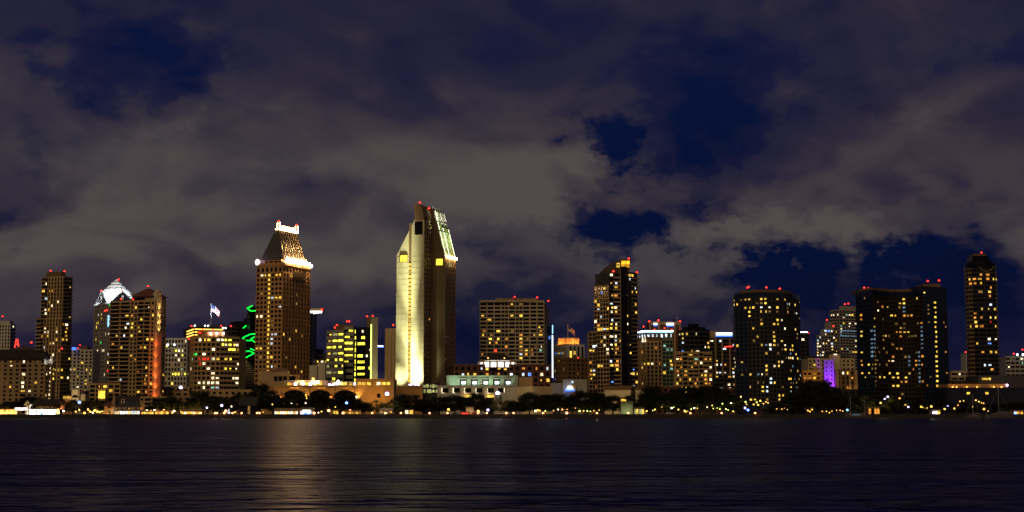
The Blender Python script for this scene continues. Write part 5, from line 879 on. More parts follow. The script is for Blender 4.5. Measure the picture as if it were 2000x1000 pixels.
# --- low things at the right edge
b = block('white_tower', 'slim white stair tower between the concave hotel and the rounded tower', flat(1885, 1901, 1300, 15), 690, 'white', faces=(0,), fh=4, bay=4, ww=.6, wh=.7, p=.25, keys='cwd'); b.beacon(1886, 688, 1302, 1.1); b.done()
b = block('parking_deck', 'pale low parking deck with lamps right of the concave glass hotel', flat(1855, 1895, 1280, 25), 726, 'beige', faces=(0,), fh=4, bay=7, ww=.85, wh=.45, p=.3, keys='wdd'); b.done()
b = block('far_block', 'distant grey office block with teal and white lit floors at right edge', flat(1962, 2035, 1500, 30), 697, 'grey', faces=(0,), fh=4, bay=5, ww=.8, wh=.5, p=.22, keys='tcwd'); b.beacon(1980, 691, 1500, 1.3); b.beacon(1997, 683, 1500, 1.3)
for u in (1987, 1998): m = MB(); m.ball(PX(u, 1495, 692) - b.loc.x, -5, b.z(693), 1.1); m.build('roof_lamp', 'led_white', b.o)
b.done()
b = Bld('convention_hall', 'long dark low hall with a warm lit upper terrace at right edge', (PX(1930, 1060), 1060), 'building'); X = lambda u, v=760, Y=1060: PX(u, Y, v) - b.loc.x
b.core([(X(1849), 0), (X(2060), 0), (X(2060), 40), (X(1849), 40)], 0, b.z(757), 'navy_wall'); b.core([(X(1856), 6), (X(1974), 6), (X(1974), 30), (X(1856), 30)], b.z(757), b.z(749.5), 'ochre', 'terrace'); b.core([(X(1920), 10), (X(2060), 10), (X(2060), 40), (X(1920), 40)], b.z(757), b.z(733), 'slate', 'upper_block')
for k, u in enumerate((1864, 1872, 1892, 1912, 1945, 1960)): m = MB(); m.ball(X(u), 4.2, b.z(755.5), .55); m.build('wall_lamp', 'lamp_warm', b.o); spot(b.o, (X(u), 3.8, b.z(756.5)), (X(u), 6, b.z(751)), 700, (1, .6, .2), 130)
for u in (1891, 1927): m = MB(); m.box(X(u) - 1, X(u) + 1, -.35, -.05, b.z(770), b.z(766)); m.build('lit_window', 'lit_y', b.o)
for u0, u1 in ((1927, 1938), (1940, 1944)): m = MB(); m.box(X(u0), X(u1), 9.4, 9.8, b.z(741.5), b.z(737.5)); m.build('lit_window', 'lit_y', b.o)
m = MB(); m.ball(X(1970), 3, b.z(752), .75); m.build('flood_lamp', 'flood_violet', b.o); b.done()
# --- dark fillers low between the towers: older blocks and sheds seen only as silhouettes
for (u0, u1, Y, vt, wl_, lab) in ((105, 185, 1300, 765, 'tan_dark', 'low tan sheds between the mansard hotel and the condo podium'), (318, 372, 1180, 757, 'tan', 'low tan building under the pale grid office'), (350, 385, 1130, 775, 'tan_dark', 'low brown annex below the orange light column'), (415, 500, 1110, 763, 'tan', 'long low tan wing in front of the curved office'),
                                  (1072, 1110, 1110, 752, 'brown', 'low dark block right of the brick hall'), (1255, 1330, 1110, 757, 'redbrown', 'low dark red block behind the trees near the light-banded tower'), (1330, 1440, 1120, 760, 'redbrown', 'long low dark block behind the darkest tree group'), (1560, 1680, 1150, 762, 'charcoal', 'dark low block behind the trees left of the concave hotel'), (1840, 1990, 1180, 745, 'slate', 'grey flat hall behind the lit terrace')):
    b = block('low_building', lab, flat(u0, u1, Y, 25), vt, wl_, faces=(0,), fh=3.6, bay=5, ww=.5, wh=.5, p=.05, keys='yd'); b.done()
# ================================================================ shore: trees
def leafmat(name, c0, c1):
    m, nt, b = _nt(name); oi = nt.nodes.new('ShaderNodeObjectInfo'); tcn = nt.nodes.new('ShaderNodeTexCoord')
    n = nt.nodes.new('ShaderNodeTexNoise'); n.inputs['Scale'].default_value = .5; n.inputs['Detail'].default_value = 4; nt.links.new(tcn.outputs['Object'], n.inputs[0])
    ad = nt.nodes.new('ShaderNodeMath'); ad.operation = 'MULTIPLY_ADD'; nt.links.new(oi.outputs['Random'], ad.inputs[0]); ad.inputs[1].default_value = .4; nt.links.new(n.outputs[0], ad.inputs[2])
    r = nt.nodes.new('ShaderNodeValToRGB'); e = r.color_ramp.elements; e[0].position = .35; e[0].color = (*c0, 1); e[1].position = .95; e[1].color = (*c1, 1)
    nt.links.new(ad.outputs[0], r.inputs[0]); nt.links.new(r.outputs[0], b.inputs['Base Color']); b.inputs['Roughness'].default_value = .7; b.inputs['Specular IOR Level'].default_value = .15
leafmat('leaf', (.006, .008, .004), (.016, .021, .008)); leafmat('leaf_lit', (.05, .065, .016), (.11, .13, .035)); wallmat('bark', (.06, .045, .03), .9, .4, 1.)  # paler leaf copy carries the lamplight in its colour
def make_tree(seed, W=20., H=18., lobes=44, per=120, leaf='leaf', clear=.17, slim=False):
    r = random.Random(seed); tm = MB(); cm_ = MB()
    tm.tube((0, 0, -.4), (r.uniform(-.4, .4), 0, H * clear), .75, .5, 8)
    cl = []
    for k in range(lobes):
        a = r.uniform(0, 2 * math.pi); q = math.sqrt(r.random()); t = r.random()
        rad = W / 2 * (.86 if not slim else .8) * q * math.sqrt(max(.06, 1 - (t - .35) ** 2 * 1.9)); z = H * (clear + (1 - clear) * (.10 + .78 * t)) - (q ** 2) * H * .10 * t
        cl.append(Vector((rad * math.cos(a), rad * math.sin(a), z)))
    for c in cl[:9]: tm.tube((0, 0, H * clear * r.uniform(.75, 1)), tuple(c * .92), .34, .09, 5)
    for c in cl:
        s = r.uniform(.10, .17) * W
        for _ in range(per):
            d = Vector((r.gauss(0, 1), r.gauss(0, 1), r.gauss(0, .72))); d = d.normalized() * s * r.random() ** .45; p = c + d; p.z += .0
            if p.z < H * clear * .7: continue
            n = (d.normalized() + Vector((r.uniform(-.8, .8), r.uniform(-.8, .8), r.uniform(-.3, 1)))).normalized(); u = n.orthogonal().normalized(); v = n.cross(u); k = r.uniform(.26, .62); l = k * r.uniform(1., 1.7)
            cm_.add([p - u * k, p - v * l * .5 + u * k * .1, p + u * k, p + v * l * .5], [(0, 1, 2, 3)])
    tme = bpy.data.meshes.new('trunk'); tme.from_pydata(tm.v, [], tm.f); tme.materials.append(MATS['bark']); cme = bpy.data.meshes.new('crown'); cme.from_pydata(cm_.v, [], cm_.f); cme.materials.append(MATS[leaf])
    return tme, cme, W, H
def make_palm(seed, H=14.):
    r = random.Random(seed); tm = MB(); cm_ = MB(); p = Vector((0, 0, -.3))
    for k in range(5): q = Vector((.12 * k * k * .3, 0, H * (k + 1) / 5)); tm.tube(p, q, .32 - .03 * k, .29 - .03 * k, 7); p = q
    for k in range(18):
        a = 2 * math.pi * k / 18 + r.uniform(-.15, .15); up = r.uniform(-.2, 1.0); L = r.uniform(2.8, 3.8); prev = None
        for j in range(8):
            t = j / 7; c = p + Vector((math.cos(a) * L * t, math.sin(a) * L * t, up * L * t * .8 - 1.9 * t * t * L * .55)); sd = Vector((-math.sin(a), math.cos(a), 0)) * (.55 * math.sin(math.pi * min(1, t + .12)) + .05); dr = Vector((0, 0, -.35 * math.sin(math.pi * t)))
            cur = (c - sd + dr, c, c + sd + dr)
            if prev: cm_.add([prev[0], prev[1], cur[1], cur[0]], [(0, 1, 2, 3)]); cm_.add([prev[1], prev[2], cur[2], cur[1]], [(0, 1, 2, 3)])
            prev = cur
    tme = bpy.data.meshes.new('trunk'); tme.from_pydata(tm.v, [], tm.f); tme.materials.append(MATS['bark']); cme = bpy.data.meshes.new('crown'); cme.from_pydata(cm_.v, [], cm_.f); cme.materials.append(MATS['leaf'])
    return tme, cme, 7., H + 1.5
PROTO = [make_tree(s) for s in (11, 12, 13, 14)] + [make_tree(21, 20, 18, 26, 80, 'leaf_lit'), make_tree(31, 9, 18, 24, 70, 'leaf', .08, True), make_palm(41)]
ORD = 'first second third fourth fifth sixth seventh eighth ninth tenth eleventh twelfth thirteenth fourteenth fifteenth sixteenth seventeenth eighteenth nineteenth twentieth twenty-first twenty-second twenty-third twenty-fourth twenty-fifth twenty-sixth twenty-seventh twenty-eighth twenty-ninth thirtieth thirty-first thirty-second thirty-third thirty-fourth'.split()
def tree(u, vtop, wpx, k, label, dY=30, name='tree'):
    Y = SHORE + dY; t = bpy.data.objects.new(name, None); COL.objects.link(t); tm, cme, W, H = PROTO[k]
    t.location = (PX(u, Y, 780), Y, G); sw = wpx * (1.28 if k < 4 else 1.1) / F_PX * Y / W; sh = (PZ(vtop, Y) - G) / H
    t.scale = (sw, sw, sh) if k != 6 else (sh, sh, sh); t.rotation_euler = (0, 0, random.uniform(0, 6.28)); tag(t, label, 'tree', 'trees along the far shore')
    link('trunk', tm, t); link('crown', cme, t); return t
SEG = [('behind the white lit restaurant', [(22, 782, 52, 0, 34), (65, 772, 60, 1, 38), (97, 776, 44, 2, 36), (113, 778, 36, 3, 40)]),
       ('between the white restaurant and the gabled shop', [(146, 768, 26, 6, 44), (143, 779, 34, 0, 36), (170, 780, 40, 1, 42), (195, 779, 36, 2, 34)]),
       ('below the orange light column', [(306, 776, 34, 3, 38), (332, 773, 42, 0, 40)]),
       ('before the curved office', [(362, 782, 40, 2, 36), (390, 761, 66, 1, 34), (425, 772, 48, 3, 40), (448, 777, 40, 0, 36)]),
       ('left of the arcade podium', [(476, 764, 50, 2, 40), (508, 745, 64, 1, 38), (533, 770, 40, 3, 34)]),
       ('before the arcade arches', [(573, 763, 52, 0, 32), (603, 770, 34, 2, 34), (627, 764, 52, 1, 30), (660, 766, 46, 3, 34), (684, 766, 44, 0, 32)]),
       ('before the orange end wing', [(712, 784, 34, 2, 30), (737, 779, 36, 4, 26), (752, 786, 24, 1, 28)]),
       ('below the tallest tower', [(775, 782, 34, 4, 26), (799, 768, 66, 0, 34), (826, 778, 36, 2, 30)]),
       ('before the white terraced hall', [(857, 772, 60, 1, 32), (888, 770, 56, 3, 36), (912, 776, 40, 0, 30), (931, 764, 34, 2, 34), (950, 776, 40, 1, 32), (978, 771, 38, 4, 26), (998, 780, 34, 3, 30)]),
       ('before the brick hall', [(1015, 783, 36, 0, 34), (1034, 762, 42, 2, 32), (1062, 767, 54, 1, 36), (1092, 767, 54, 3, 34), (1118, 772, 50, 0, 30)]),
       ('below the lantern-topped tower', [(1143, 759, 60, 2, 34), (1170, 765, 46, 1, 36), (1197, 770, 48, 3, 30), (1237, 750, 15, 5, 40), (1227, 771, 42, 0, 32)]),
       ('below the light-banded tower', [(1257, 765, 44, 1, 34), (1274, 747, 46, 2, 38), (1303, 764, 50, 3, 32), (1322, 757, 46, 0, 40)]),
       ('below the stepped black tower', [(1343, 750, 60, 1, 36), (1368, 756, 50, 3, 32), (1389, 747, 56, 2, 38), (1416, 758, 50, 0, 34), (1437, 772, 40, 1, 30)]),
       ('in front of the boat-shaped hotel', [(1452, 779, 40, 6, 26), (1462, 784, 40, 6, 24), (1478, 781, 40, 6, 28), (1488, 786, 40, 6, 24), (1512, 785, 44, 3, 32), (1534, 778, 46, 0, 34)]),
       ('beside the violet lit wall', [(1556, 765, 50, 1, 36), (1579, 735, 54, 2, 44), (1604, 738, 50, 3, 46), (1588, 765, 60, 0, 34), (1624, 752, 46, 1, 42), (1640, 764, 52, 2, 36), (1662, 772, 46, 3, 34)]),
       ('before the concave hotel', [(1692, 772, 44, 4, 30), (1716, 782, 44, 0, 34), (1741, 772, 46, 4, 32), (1764, 780, 44, 1, 30), (1782, 774, 48, 2, 34), (1812, 783, 40, 3, 32)]),
       ('before the long dark hall', [(1842, 781, 50, 0, 34), (1872, 786, 46, 1, 32), (1900, 784, 50, 2, 36), (1930, 786, 46, 3, 32), (1962, 787, 48, 0, 36), (1990, 784, 44, 1, 34)])]
KIND = ['dark round-crowned tree', 'broad dark spreading tree', 'dark uneven-crowned tree', 'dark low bushy tree', 'yellow-green lamp-lit tree', 'tall narrow dark cypress', 'slim palm']
for where, ts in SEG:
    for i, (u, v, w, k, dy) in enumerate(ts):
        tree(u, v, w, k, f'{KIND[k]} {where}, {ORD[i]} from the left', dy, 'palm_tree' if k == 6 else 'tree')
# ================================================================ lamps
def lamp(name, label, u, v, Y, mat, r=.55, group=None, light=None, arm=False, flare=1.):
    t = bpy.data.objects.new(name, None); COL.objects.link(t); x, z = PX(u, Y, v), PZ(v, Y); base = G if Y > SHORE + 3 else 0.; t.location = (x, Y, base); h = max(.9, z - base); tag(t, label, 'lamp', group)
    m = MB(); m.cyl(0, 0, -.3, h - r * .5, .11 if h > 3 else .16, .07 if h > 3 else .16, 6); m.cyl(0, 0, 0, .35, .28, .2, 8); m.cyl(0, 0, h - r * 1.05, h - r * .7, r * .6, r * .7, 8); m.build('post', 'post_black', t)
    m = MB(); m.ball(0, 0, h, r, 8, 6, 0, flare); m.build('lamp_globe', mat, t, True)
    if light:
        d = bpy.data.lights.new('bulb', 'POINT'); d.energy = light[0]; d.color = light[1]; d.shadow_soft_size = .4; link('bulb', d, t, (0, -r - .3, h + .2))
    return t
SEA = [379, 392, 420, 423.5, 438, 454, 472, 502, 507, 558.5, 613.5, 670, 727, 783, 839, 874, 934, 951, 989, 1003, 1061, 1107, 1166, 1227, 1348.5, 1409.5, 1475]
for i, u in enumerate(SEA):
    big = u in (1107, 670, 613.5); lamp('seawall_lamp', f'small orange-pink lamp on the dark seawall, {ORD[i]} from the left', u, 810.3 if i < 8 else 809, SHORE + 6.2, 'lamp_pink', .75 if big else .55, 'seawall lamps', (240, (1, .35, .15)) if i % 2 == 0 else None)
TALL = [(756, 769.5, 'lamp_violet', 1.3, 'tall violet-white lamp in front of the orange podium wall', 1200), (972, 768, 'lamp_violet', 1.3, 'tall violet-white lamp before the white terraced hall', 1000), (433, 792, 'lamp_violet', .8, 'violet-white lamp under the trees before the curved office', 600), (155, 786, 'lamp_blue', 1.0, 'blue lamp above the dark shrubs near the white restaurant', None),
        (353, 757, 'lamp_violet', 1.1, 'violet lamp at the foot of the pale grid office', None), (677, 787, 'lamp_blue', .9, 'blue lamp beside the arcade arches', None), (404, 796.5, 'lamp_violet', .6, 'small violet lamp left of the gabled hut', None), (953, 801, 'lamp_violet', .8, 'violet lamp behind the seawall below the white hall', None), (934, 803.5, 'lamp_warm', .9, 'upper orange lamp of a stacked pair below the white hall', 300),
        (642, 802, 'lamp_pink', .9, 'pinkish lamp beneath the arcade arches', 300), (684, 803, 'lamp_pink', 1.0, 'pinkish lamp right of the middle cafe hut', 300), (758, 804, 'lamp_warm', 1.0, 'orange lamp among parked cars below the podium', 500), (876, 800, 'lamp_gold', .8, 'gold lamp under the trees before the white hall', None), (1824, 806, 'lamp_violet', .9, 'white-blue lamp at the water edge below the concave hotel', None), (1983, 810.5, 'lamp_blue', .8, 'blue lamp at the water edge near the right picture side', None),
        (1922, 799, 'lamp_warm', .7, 'pinkish lamp beside the moored yacht', None), (1455, 797, 'lamp_violet', .7, 'upper violet lamp near the palms by the boat-shaped hotel', None), (1461, 801, 'lamp_blue', .8, 'lower blue lamp near the palms by the boat-shaped hotel', None), (441, 803, 'lamp_pink', .85, 'pink lamp beside the small fountain', 200)]
for (u, v, mt, r, lab, e) in TALL: lamp('street_lamp', lab, u, v, SHORE + (5.5 if v > 805 else 24), mt, r, None, (e, (1, .75, .5) if mt != 'lamp_violet' else (.85, .8, 1)) if e else None)
# strings of little garden lamps under the trees
def row(where, pts, mats, r=(.28, .5), light=None):
    rr_ = random.Random(where)
    for i, (u, v) in enumerate(pts):
        mt = rr_.choice(mats); lamp('garden_lamp', f'small {dict(lamp_gold="golden", lamp_green="yellow-green", lamp_white="white", lamp_warm="orange", lamp_violet="violet")[mt]} lamp {where}, {ORD[i]} from the left', u, v, SHORE + 22 + (i * 7 % 12), mt, rr_.uniform(*r), 'garden lamps under the trees', light if i % 2 == 0 else None)
row('under trees before the brick hall', [(1046, 803), (1050, 801.5), (1054, 802), (1065, 803), (1081, 802), (1086, 799), (1090, 800), (1098, 800), (1102.5, 798.5), (1108, 799.5), (1117, 799), (1124, 797), (1132, 803)], ['lamp_gold', 'lamp_green', 'lamp_white', 'lamp_warm'], (.3, .65), (260, (.9, .8, .25)))
row('below the lantern-topped tower', [(1140, 802.5), (1147, 803), (1153, 803.5), (1160, 802.5), (1170, 801), (1208, 798), (1216, 803.5), (1245, 800), (1253, 802)], ['lamp_gold', 'lamp_green', 'lamp_white'], (.25, .5), (200, (.9, .85, .25)))
row('below the light-banded tower', [(1263, 803), (1275, 802), (1279, 800), (1293, 795), (1297, 792.5), (1303, 795), (1308, 796), (1312, 797), (1316, 795), (1325, 800)], ['lamp_green', 'lamp_gold', 'lamp_green', 'lamp_white'], (.3, .55), (320, (.8, .9, .2)))
row('below the stepped black tower', [(1337, 802), (1343, 803), (1350, 799), (1356, 797), (1362, 797.5), (1373, 792.5), (1381, 795), (1391, 792), (1393, 798), (1401, 797), (1406, 799), (1411, 788.5), (1418, 799), (1422, 801), (1428, 788)], ['lamp_green', 'lamp_gold', 'lamp_white', 'lamp_green'], (.25, .5), (320, (.8, .9, .2)))
row('among palms by the boat-shaped hotel', [(1432, 803.5), (1437, 792), (1447, 775), (1448, 779), (1456, 785), (1466, 781), (1472, 790), (1478, 786), (1481, 791), (1485, 783), (1491, 789), (1496, 785), (1500, 787)], ['lamp_gold', 'lamp_gold', 'lamp_green'], (.35, .65), (420, (1, .75, .2)))
row('on dark shore below the violet wall', [(1517, 798.5), (1523, 798), (1527, 799), (1532, 797.5), (1538, 800), (1574, 799), (1578, 802), (1582, 804), (1586, 800), (1606, 803.5), (1614, 803.5), (1620, 806), (1625, 803), (1634, 801.5), (1641, 801.5), (1646, 803)], ['lamp_warm', 'lamp_gold', 'lamp_warm'], (.25, .45), (180, (1, .6, .15)))
row('in the concave hotel garden', [(1697, 797.5), (1713, 796), (1720, 787), (1728, 779), (1734, 775), (1757, 778), (1768, 790), (1774, 795), (1780, 796), (1799, 794.5), (1803, 796), (1811, 797), (1819, 794), (1830, 802), (1845, 799), (1851, 793)], ['lamp_gold', 'lamp_violet', 'lamp_gold', 'lamp_warm'], (.35, .75), (380, (1, .8, .3)))
row('beside the moored yacht', [(1864, 798), (1871, 791), (1875, 784), (1882, 783), (1900, 794.5), (1906, 782), (1912, 784.5), (1917, 787), (1921, 787.5), (1930, 803)], ['lamp_warm', 'lamp_gold'], (.3, .6), (260, (1, .6, .2)))
row('between white restaurant and gabled shop', [(124, 803), (148, 804), (155, 801), (165, 810), (172, 800), (176, 804), (181, 806), (185, 802), (190, 804), (195, 805), (200, 803), (204, 808)], ['lamp_white', 'lamp_gold', 'lamp_warm'], (.42, .85), (2600, (1, .50, .13)))
row('by the stalls below the orange column', [(274, 804), (287, 802), (295, 803), (302, 802.5), (308, 803), (316, 806), (320, 802), (324, 805), (337, 806), (340, 803), (354, 804), (357, 806), (362, 807), (371, 802.5), (380, 803), (383, 805), (389, 803), (392, 802.5)], ['lamp_white', 'lamp_warm', 'lamp_gold'], (.42, .85), (2600, (1, .50, .13)))
row('among huts left of the arcade', [(452, 794), (459, 805), (484, 793), (500, 805), (504, 805.5), (514, 805), (532, 790), (569.5, 788), (580, 789.5), (597, 787.5), (613, 798), (617, 795.5), (622, 806), (628, 804), (655, 795)], ['lamp_white', 'lamp_gold'], (.3, .5))
row('above the arcade pier', [(597.5, 771), (598, 774), (599, 778)], ['lamp_gold'], (.4, .45))
# ================================================================ waterfront shops
def hut(name, label, u0, u1, vt, Y, wall, roof, lit, n, vsill=809, gable=None, cat='shop', flood=None, hip=False):
    b = Bld(name, label, (PX((u0 + u1) / 2, Y), Y), cat); x0, x1 = PX(u0, Y, 800) - b.loc.x, PX(u1, Y, 800) - b.loc.x; zt = PZ(vt, Y) - G; D = 9
    b.core([(x0, 0), (x1, 0), (x1, D), (x0, D)], 0, zt, wall); w = (x1 - x0) / max(1, n)
    for k in range(n):
        if isinstance(lit, str): mt = lit
        else: mt = lit[k % len(lit)]
        m = MB(); m.box(x0 + k * w + w * .12, x0 + (k + 1) * w - w * .12, -.25, -.05, .35, max(1.4, zt - .7)); m.build('lit_window', mt, b.o)
    b.M('awning', roof).hexa([(x0 - .3, -1.8, zt - .45), (x1 + .3, -1.8, zt - .45), (x1 + .3, 0, zt - .1), (x0 - .3, 0, zt - .1)], [(x0 - .3, -1.8, zt - .3), (x1 + .3, -1.8, zt - .3), (x1 + .3, 0, zt + .05), (x0 - .3, 0, zt + .05)])
    if gable is not None:
        zr = PZ(gable, Y + D / 2) - G; mm = b.M('roof', roof); hx = (x1 - x0) * (.3 if hip else 0)
        mm.add([(x0 - .5, -.6, zt), (x1 + .5, -.6, zt), (x1 + .5, D + .6, zt), (x0 - .5, D + .6, zt), (x0 - .5 + hx, D / 2, zr), (x1 + .5 - hx, D / 2, zr)], [(0, 1, 5, 4), (2, 3, 4, 5), (1, 2, 5), (3, 0, 4), (3, 2, 1, 0)])
    else: b.M('roof', roof).box(x0 - .4, x1 + .4, -.5, D + .4, zt, zt + .35)
    if flood: 
        for k in range(flood[2]): xx = x0 + (x1 - x0) * (k + .5) / flood[2]; spot(b.o, (xx, -4.5, .8), (xx, 0, zt * .6), flood[0] * 2, flood[1], 140)
    return b
Ys = SHORE + 12
b = hut('restaurant', 'brightest white-lit waterfront restaurant wall with a teal door', 57, 108, 799, Ys, 'boat_white', 'white', ['shop_white'], 0, flood=(2600, (1, .95, .95), 6)); X = lambda u, v=800: PX(u, Ys, v) - b.loc.x
m = MB(); m.box(X(79), X(83.5), -.2, -.04, .2, PZ(802.5, Ys) - G); m.build('door', 'teal_door', b.o)
for (u0, u1, va, vb_) in ((69, 73, 808, 802), (88, 93, 809, 804), (99, 102, 809, 804)): m = MB(); m.box(X(u0), X(u1), -.2, -.04, PZ(va, Ys) - G, PZ(vb_, Ys) - G); m.build('window', 'glass_blue', b.o)
m = MB(); m.box(X(31), X(55), -2.5, -2.2, PZ(801.5, Ys) - G, PZ(796, Ys) - G); m.build('lit_canopy', 'shop_white', b.o); b.core([(X(50), 6.5), (X(112), 6.5), (X(112), 16), (X(50), 16)], PZ(799, Ys) - G, PZ(792, Ys) - G, 'redbrown', 'upper_floor'); b.M('upper_roof', 'roof_dark').prism([(X(48), 5.5), (X(114), 5.5), (X(114), 17), (X(48), 17)], PZ(792, Ys) - G, PZ(779, Ys) - G, 0, [(X(62), 11), (X(104), 11), (X(104), 12), (X(62), 12)])
for u in (67, 72, 77, 83, 88, 96): m = MB(); m.box(X(u) - .35, X(u) + .35, 6.2, 6.45, PZ(797, Ys) - G, PZ(793.5, Ys) - G); m.build('dormer_window', 'lit_d', b.o)
b.done()
b = hut('turret', 'little pointed white turret on the restaurant', 50, 58.5, 791, Ys - 1.2, 'cream', 'cream', 'lit_d', 2, cat='turret'); b.M('spire', 'cream').cyl(0, 4.5, PZ(791, Ys) - G, PZ(782, Ys) - G, 2.6, .1, 4); b.done()
b = hut('restaurant', 'yellow-lit restaurant with long glowing window front, far left shore', -8, 33, 799, Ys + 1, 'tan', 'tan_dark', ['shop_yellow', 'lit_y', 'shop_yellow', 'lit_o'], 8, flood=(1600, (1, .6, .15), 4)); b.done()
b = hut('gable_house', 'tan gabled shop house with two small square windows and tall chimney gable', 203, 222, 792, Ys, 'ochre', 'redbrown', 'glass_black', 0, gable=786, flood=(260, (1, .6, .2), 2)); X = lambda u, v=800: PX(u, Ys, v) - b.loc.x
for u in (213,): 
    for va, vb_ in ((797, 792.5), (808, 803)): m = MB(); m.box(X(u) - 1, X(u) + 1, -.2, .02, PZ(va, Ys) - G, PZ(vb_, Ys) - G); m.build('window', 'glass_black', b.o)
b.core([(X(217), .6), (X(223), .6), (X(223), 8), (X(217), 8)], 0, PZ(785, Ys) - G, 'ochre', 'chimney_gable'); b.M('chimney_gable', 'ochre').prism([(X(217), .6), (X(223), .6), (X(223), 8), (X(217), 8)], PZ(785, Ys) - G, PZ(774, Ys) - G, 0, [(X(221.5), .6), (X(223), .6), (X(223), 8), (X(221.5), 8)]); b.done()
b = hut('shop_house', 'big dark-roofed shop house with white-blue lit ground floor front', 222.6, 273, 801, Ys + 2, 'tan', 'roof_dark', ['shop_white', 'shop_yellow', 'lit_c', 'shop_white'], 9, flood=(300, (.8, .85, 1), 3)); X = lambda u, v=800: PX(u, Ys + 2, v) - b.loc.x; q0, q1 = PZ(795, Ys) - G, PZ(773, Ys) - G
b.core([(X(223), 1), (X(273), 1), (X(273), 9), (X(223), 9)], PZ(801, Ys) - G, q0, 'redbrown', 'upper_floor'); b.M('main_roof', 'roof_dark').prism([(X(222.8), 0), (X(274), 0), (X(274), 10), (X(222.8), 10)], q0, q1, 0, [(X(223), 4.5), (X(268), 4.5), (X(268), 6), (X(223), 6)])
m = MB(); m.box(X(235.5), X(241.5), .9, 3, PZ(787, Ys) - G, PZ(779, Ys) - G); m.build('dormer', 'tan', b.o); m = MB(); m.box(X(237), X(240), .7, .88, PZ(786, Ys) - G, PZ(780.5, Ys) - G); m.build('dormer_window', 'glass_black', b.o)
for u in (226, 233, 243, 252, 259, 270): m = MB(); m.box(X(u) - .6, X(u) + .6, .7, .97, PZ(800, Ys) - G, PZ(796, Ys) - G); m.build('window', 'lit_d', b.o)
b.done()
for (lab, u0, u1, vt, lit, n, wl_, gb, fl) in (('row of yellow-lit stalls right of the big dark-roofed house', 276, 300, 803, ['shop_yellow', 'lit_y'], 5, 'tan', None, (240, (1, .6, .2), 2)), ('orange-lit stall below the orange column', 303, 330, 802, ['shop_yellow', 'lit_o'], 5, 'tan', None, (240, (1, .55, .15), 2)), ('bright golden stall under the big round tree', 354, 392, 802.5, ['shop_yellow', 'lit_w', 'shop_yellow'], 7, 'ochre', 799, (260, (1, .6, .2), 3)),
        ('dark gabled hut with one warm window left of the podium', 467, 500, 791, ['glass_black', 'glass_black', 'glass_black', 'lit_d', 'glass_black', 'glass_black'], 6, 'charcoal', 775, None), ('long bright cafe with glowing front below the crested hotel', 536, 582, 802, ['shop_white', 'shop_yellow', 'lit_w'], 9, 'tan', 797, (260, (1, .75, .4), 3)), ('white-glowing tent stall with blue base before the arches', 586, 609, 801, ['shop_white'], 3, 'boat_white', 796, (400, (.95, .95, 1), 2)),
        ('small brown kiosk with lit hatch under the arcade', 651, 661, 801, ['lit_y'], 2, 'brown', None, None), ('wooden cafe hut with a string of golden lights', 671, 705, 802, ['lit_o', 'lit_d', 'shop_yellow'], 7, 'brown', None, None), ('brown hut with orange door light beside the parked cars', 742, 766, 802, ['shop_yellow', 'lit_o', 'lit_d'], 4, 'brown', 797, (200, (1, .6, .2), 1)), ('small shop with one white and one yellow lit window', 790, 808, 799, ['lit_w', 'shop_yellow'], 2, 'charcoal', None, None),
        ('pale lit shed before the white terraced hall', 910, 924, 795, [], 0, 'cream', None, (300, (1, .65, .3), 1)), ('low shed with orange light strip at the seawall', 899, 917, 805, ['neon_red'], 1, 'charcoal', None, None), ('greenish lit hut with yellow sign below the lantern-topped tower', 1213, 1236, 785, [], 0, 'green_grey', None, (320, (.9, .95, .4), 1)), ('low yellow-lit shelter near the cypress', 1239, 1258, 797, ['lit_n', 'lit_y', 'lit_n'], 5, 'green_grey', None, None),
        ('orange-lit boathouse at the right picture edge', 1980, 1998, 802, ['shop_yellow', 'lit_y', 'lit_o'], 4, 'ochre', None, None), ('pale terrace hut with lit front below the concave hotel', 1822, 1836, 801, ['shop_yellow', 'lit_w'], 3, 'cream', None, (300, (1, .85, .4), 1)), ('small orange-lit kiosk left of the concave hotel garden', 1696, 1718, 796, ['lit_o', 'glass_black', 'lit_o'], 4, 'brown', None, None)):
    b = hut('waterfront_stall' if 'stall' in lab else 'waterfront_hut', lab, u0, u1, vt, Ys + (0 if 'stall' in lab else 6), wl_, 'tan_dark' if wl_ != 'charcoal' else 'charcoal', lit, n, gable=gb, flood=fl)
    if 'yellow sign' in lab: m = MB(); m.box(PX(1214, Ys, 781) - b.loc.x, PX(1224, Ys, 781) - b.loc.x, -.6, -.2, PZ(783.5, Ys) - G, PZ(779.5, Ys) - G); m.build('lit_sign', 'lit_y', b.o)
    if 'blue base' in lab: m = MB(); m.box(PX(591, Ys, 808) - b.loc.x, PX(608, Ys, 808) - b.loc.x, -2.4, -2.1, .1, 1.4); m.build('lit_base', 'led_blue', b.o); m = MB(); m.box(PX(592, Ys, 806) - b.loc.x, PX(607, Ys, 806) - b.loc.x, -2.5, -2.2, 1.45, 2.9); m.build('lit_counter', 'led_white', b.o)
    b.done()
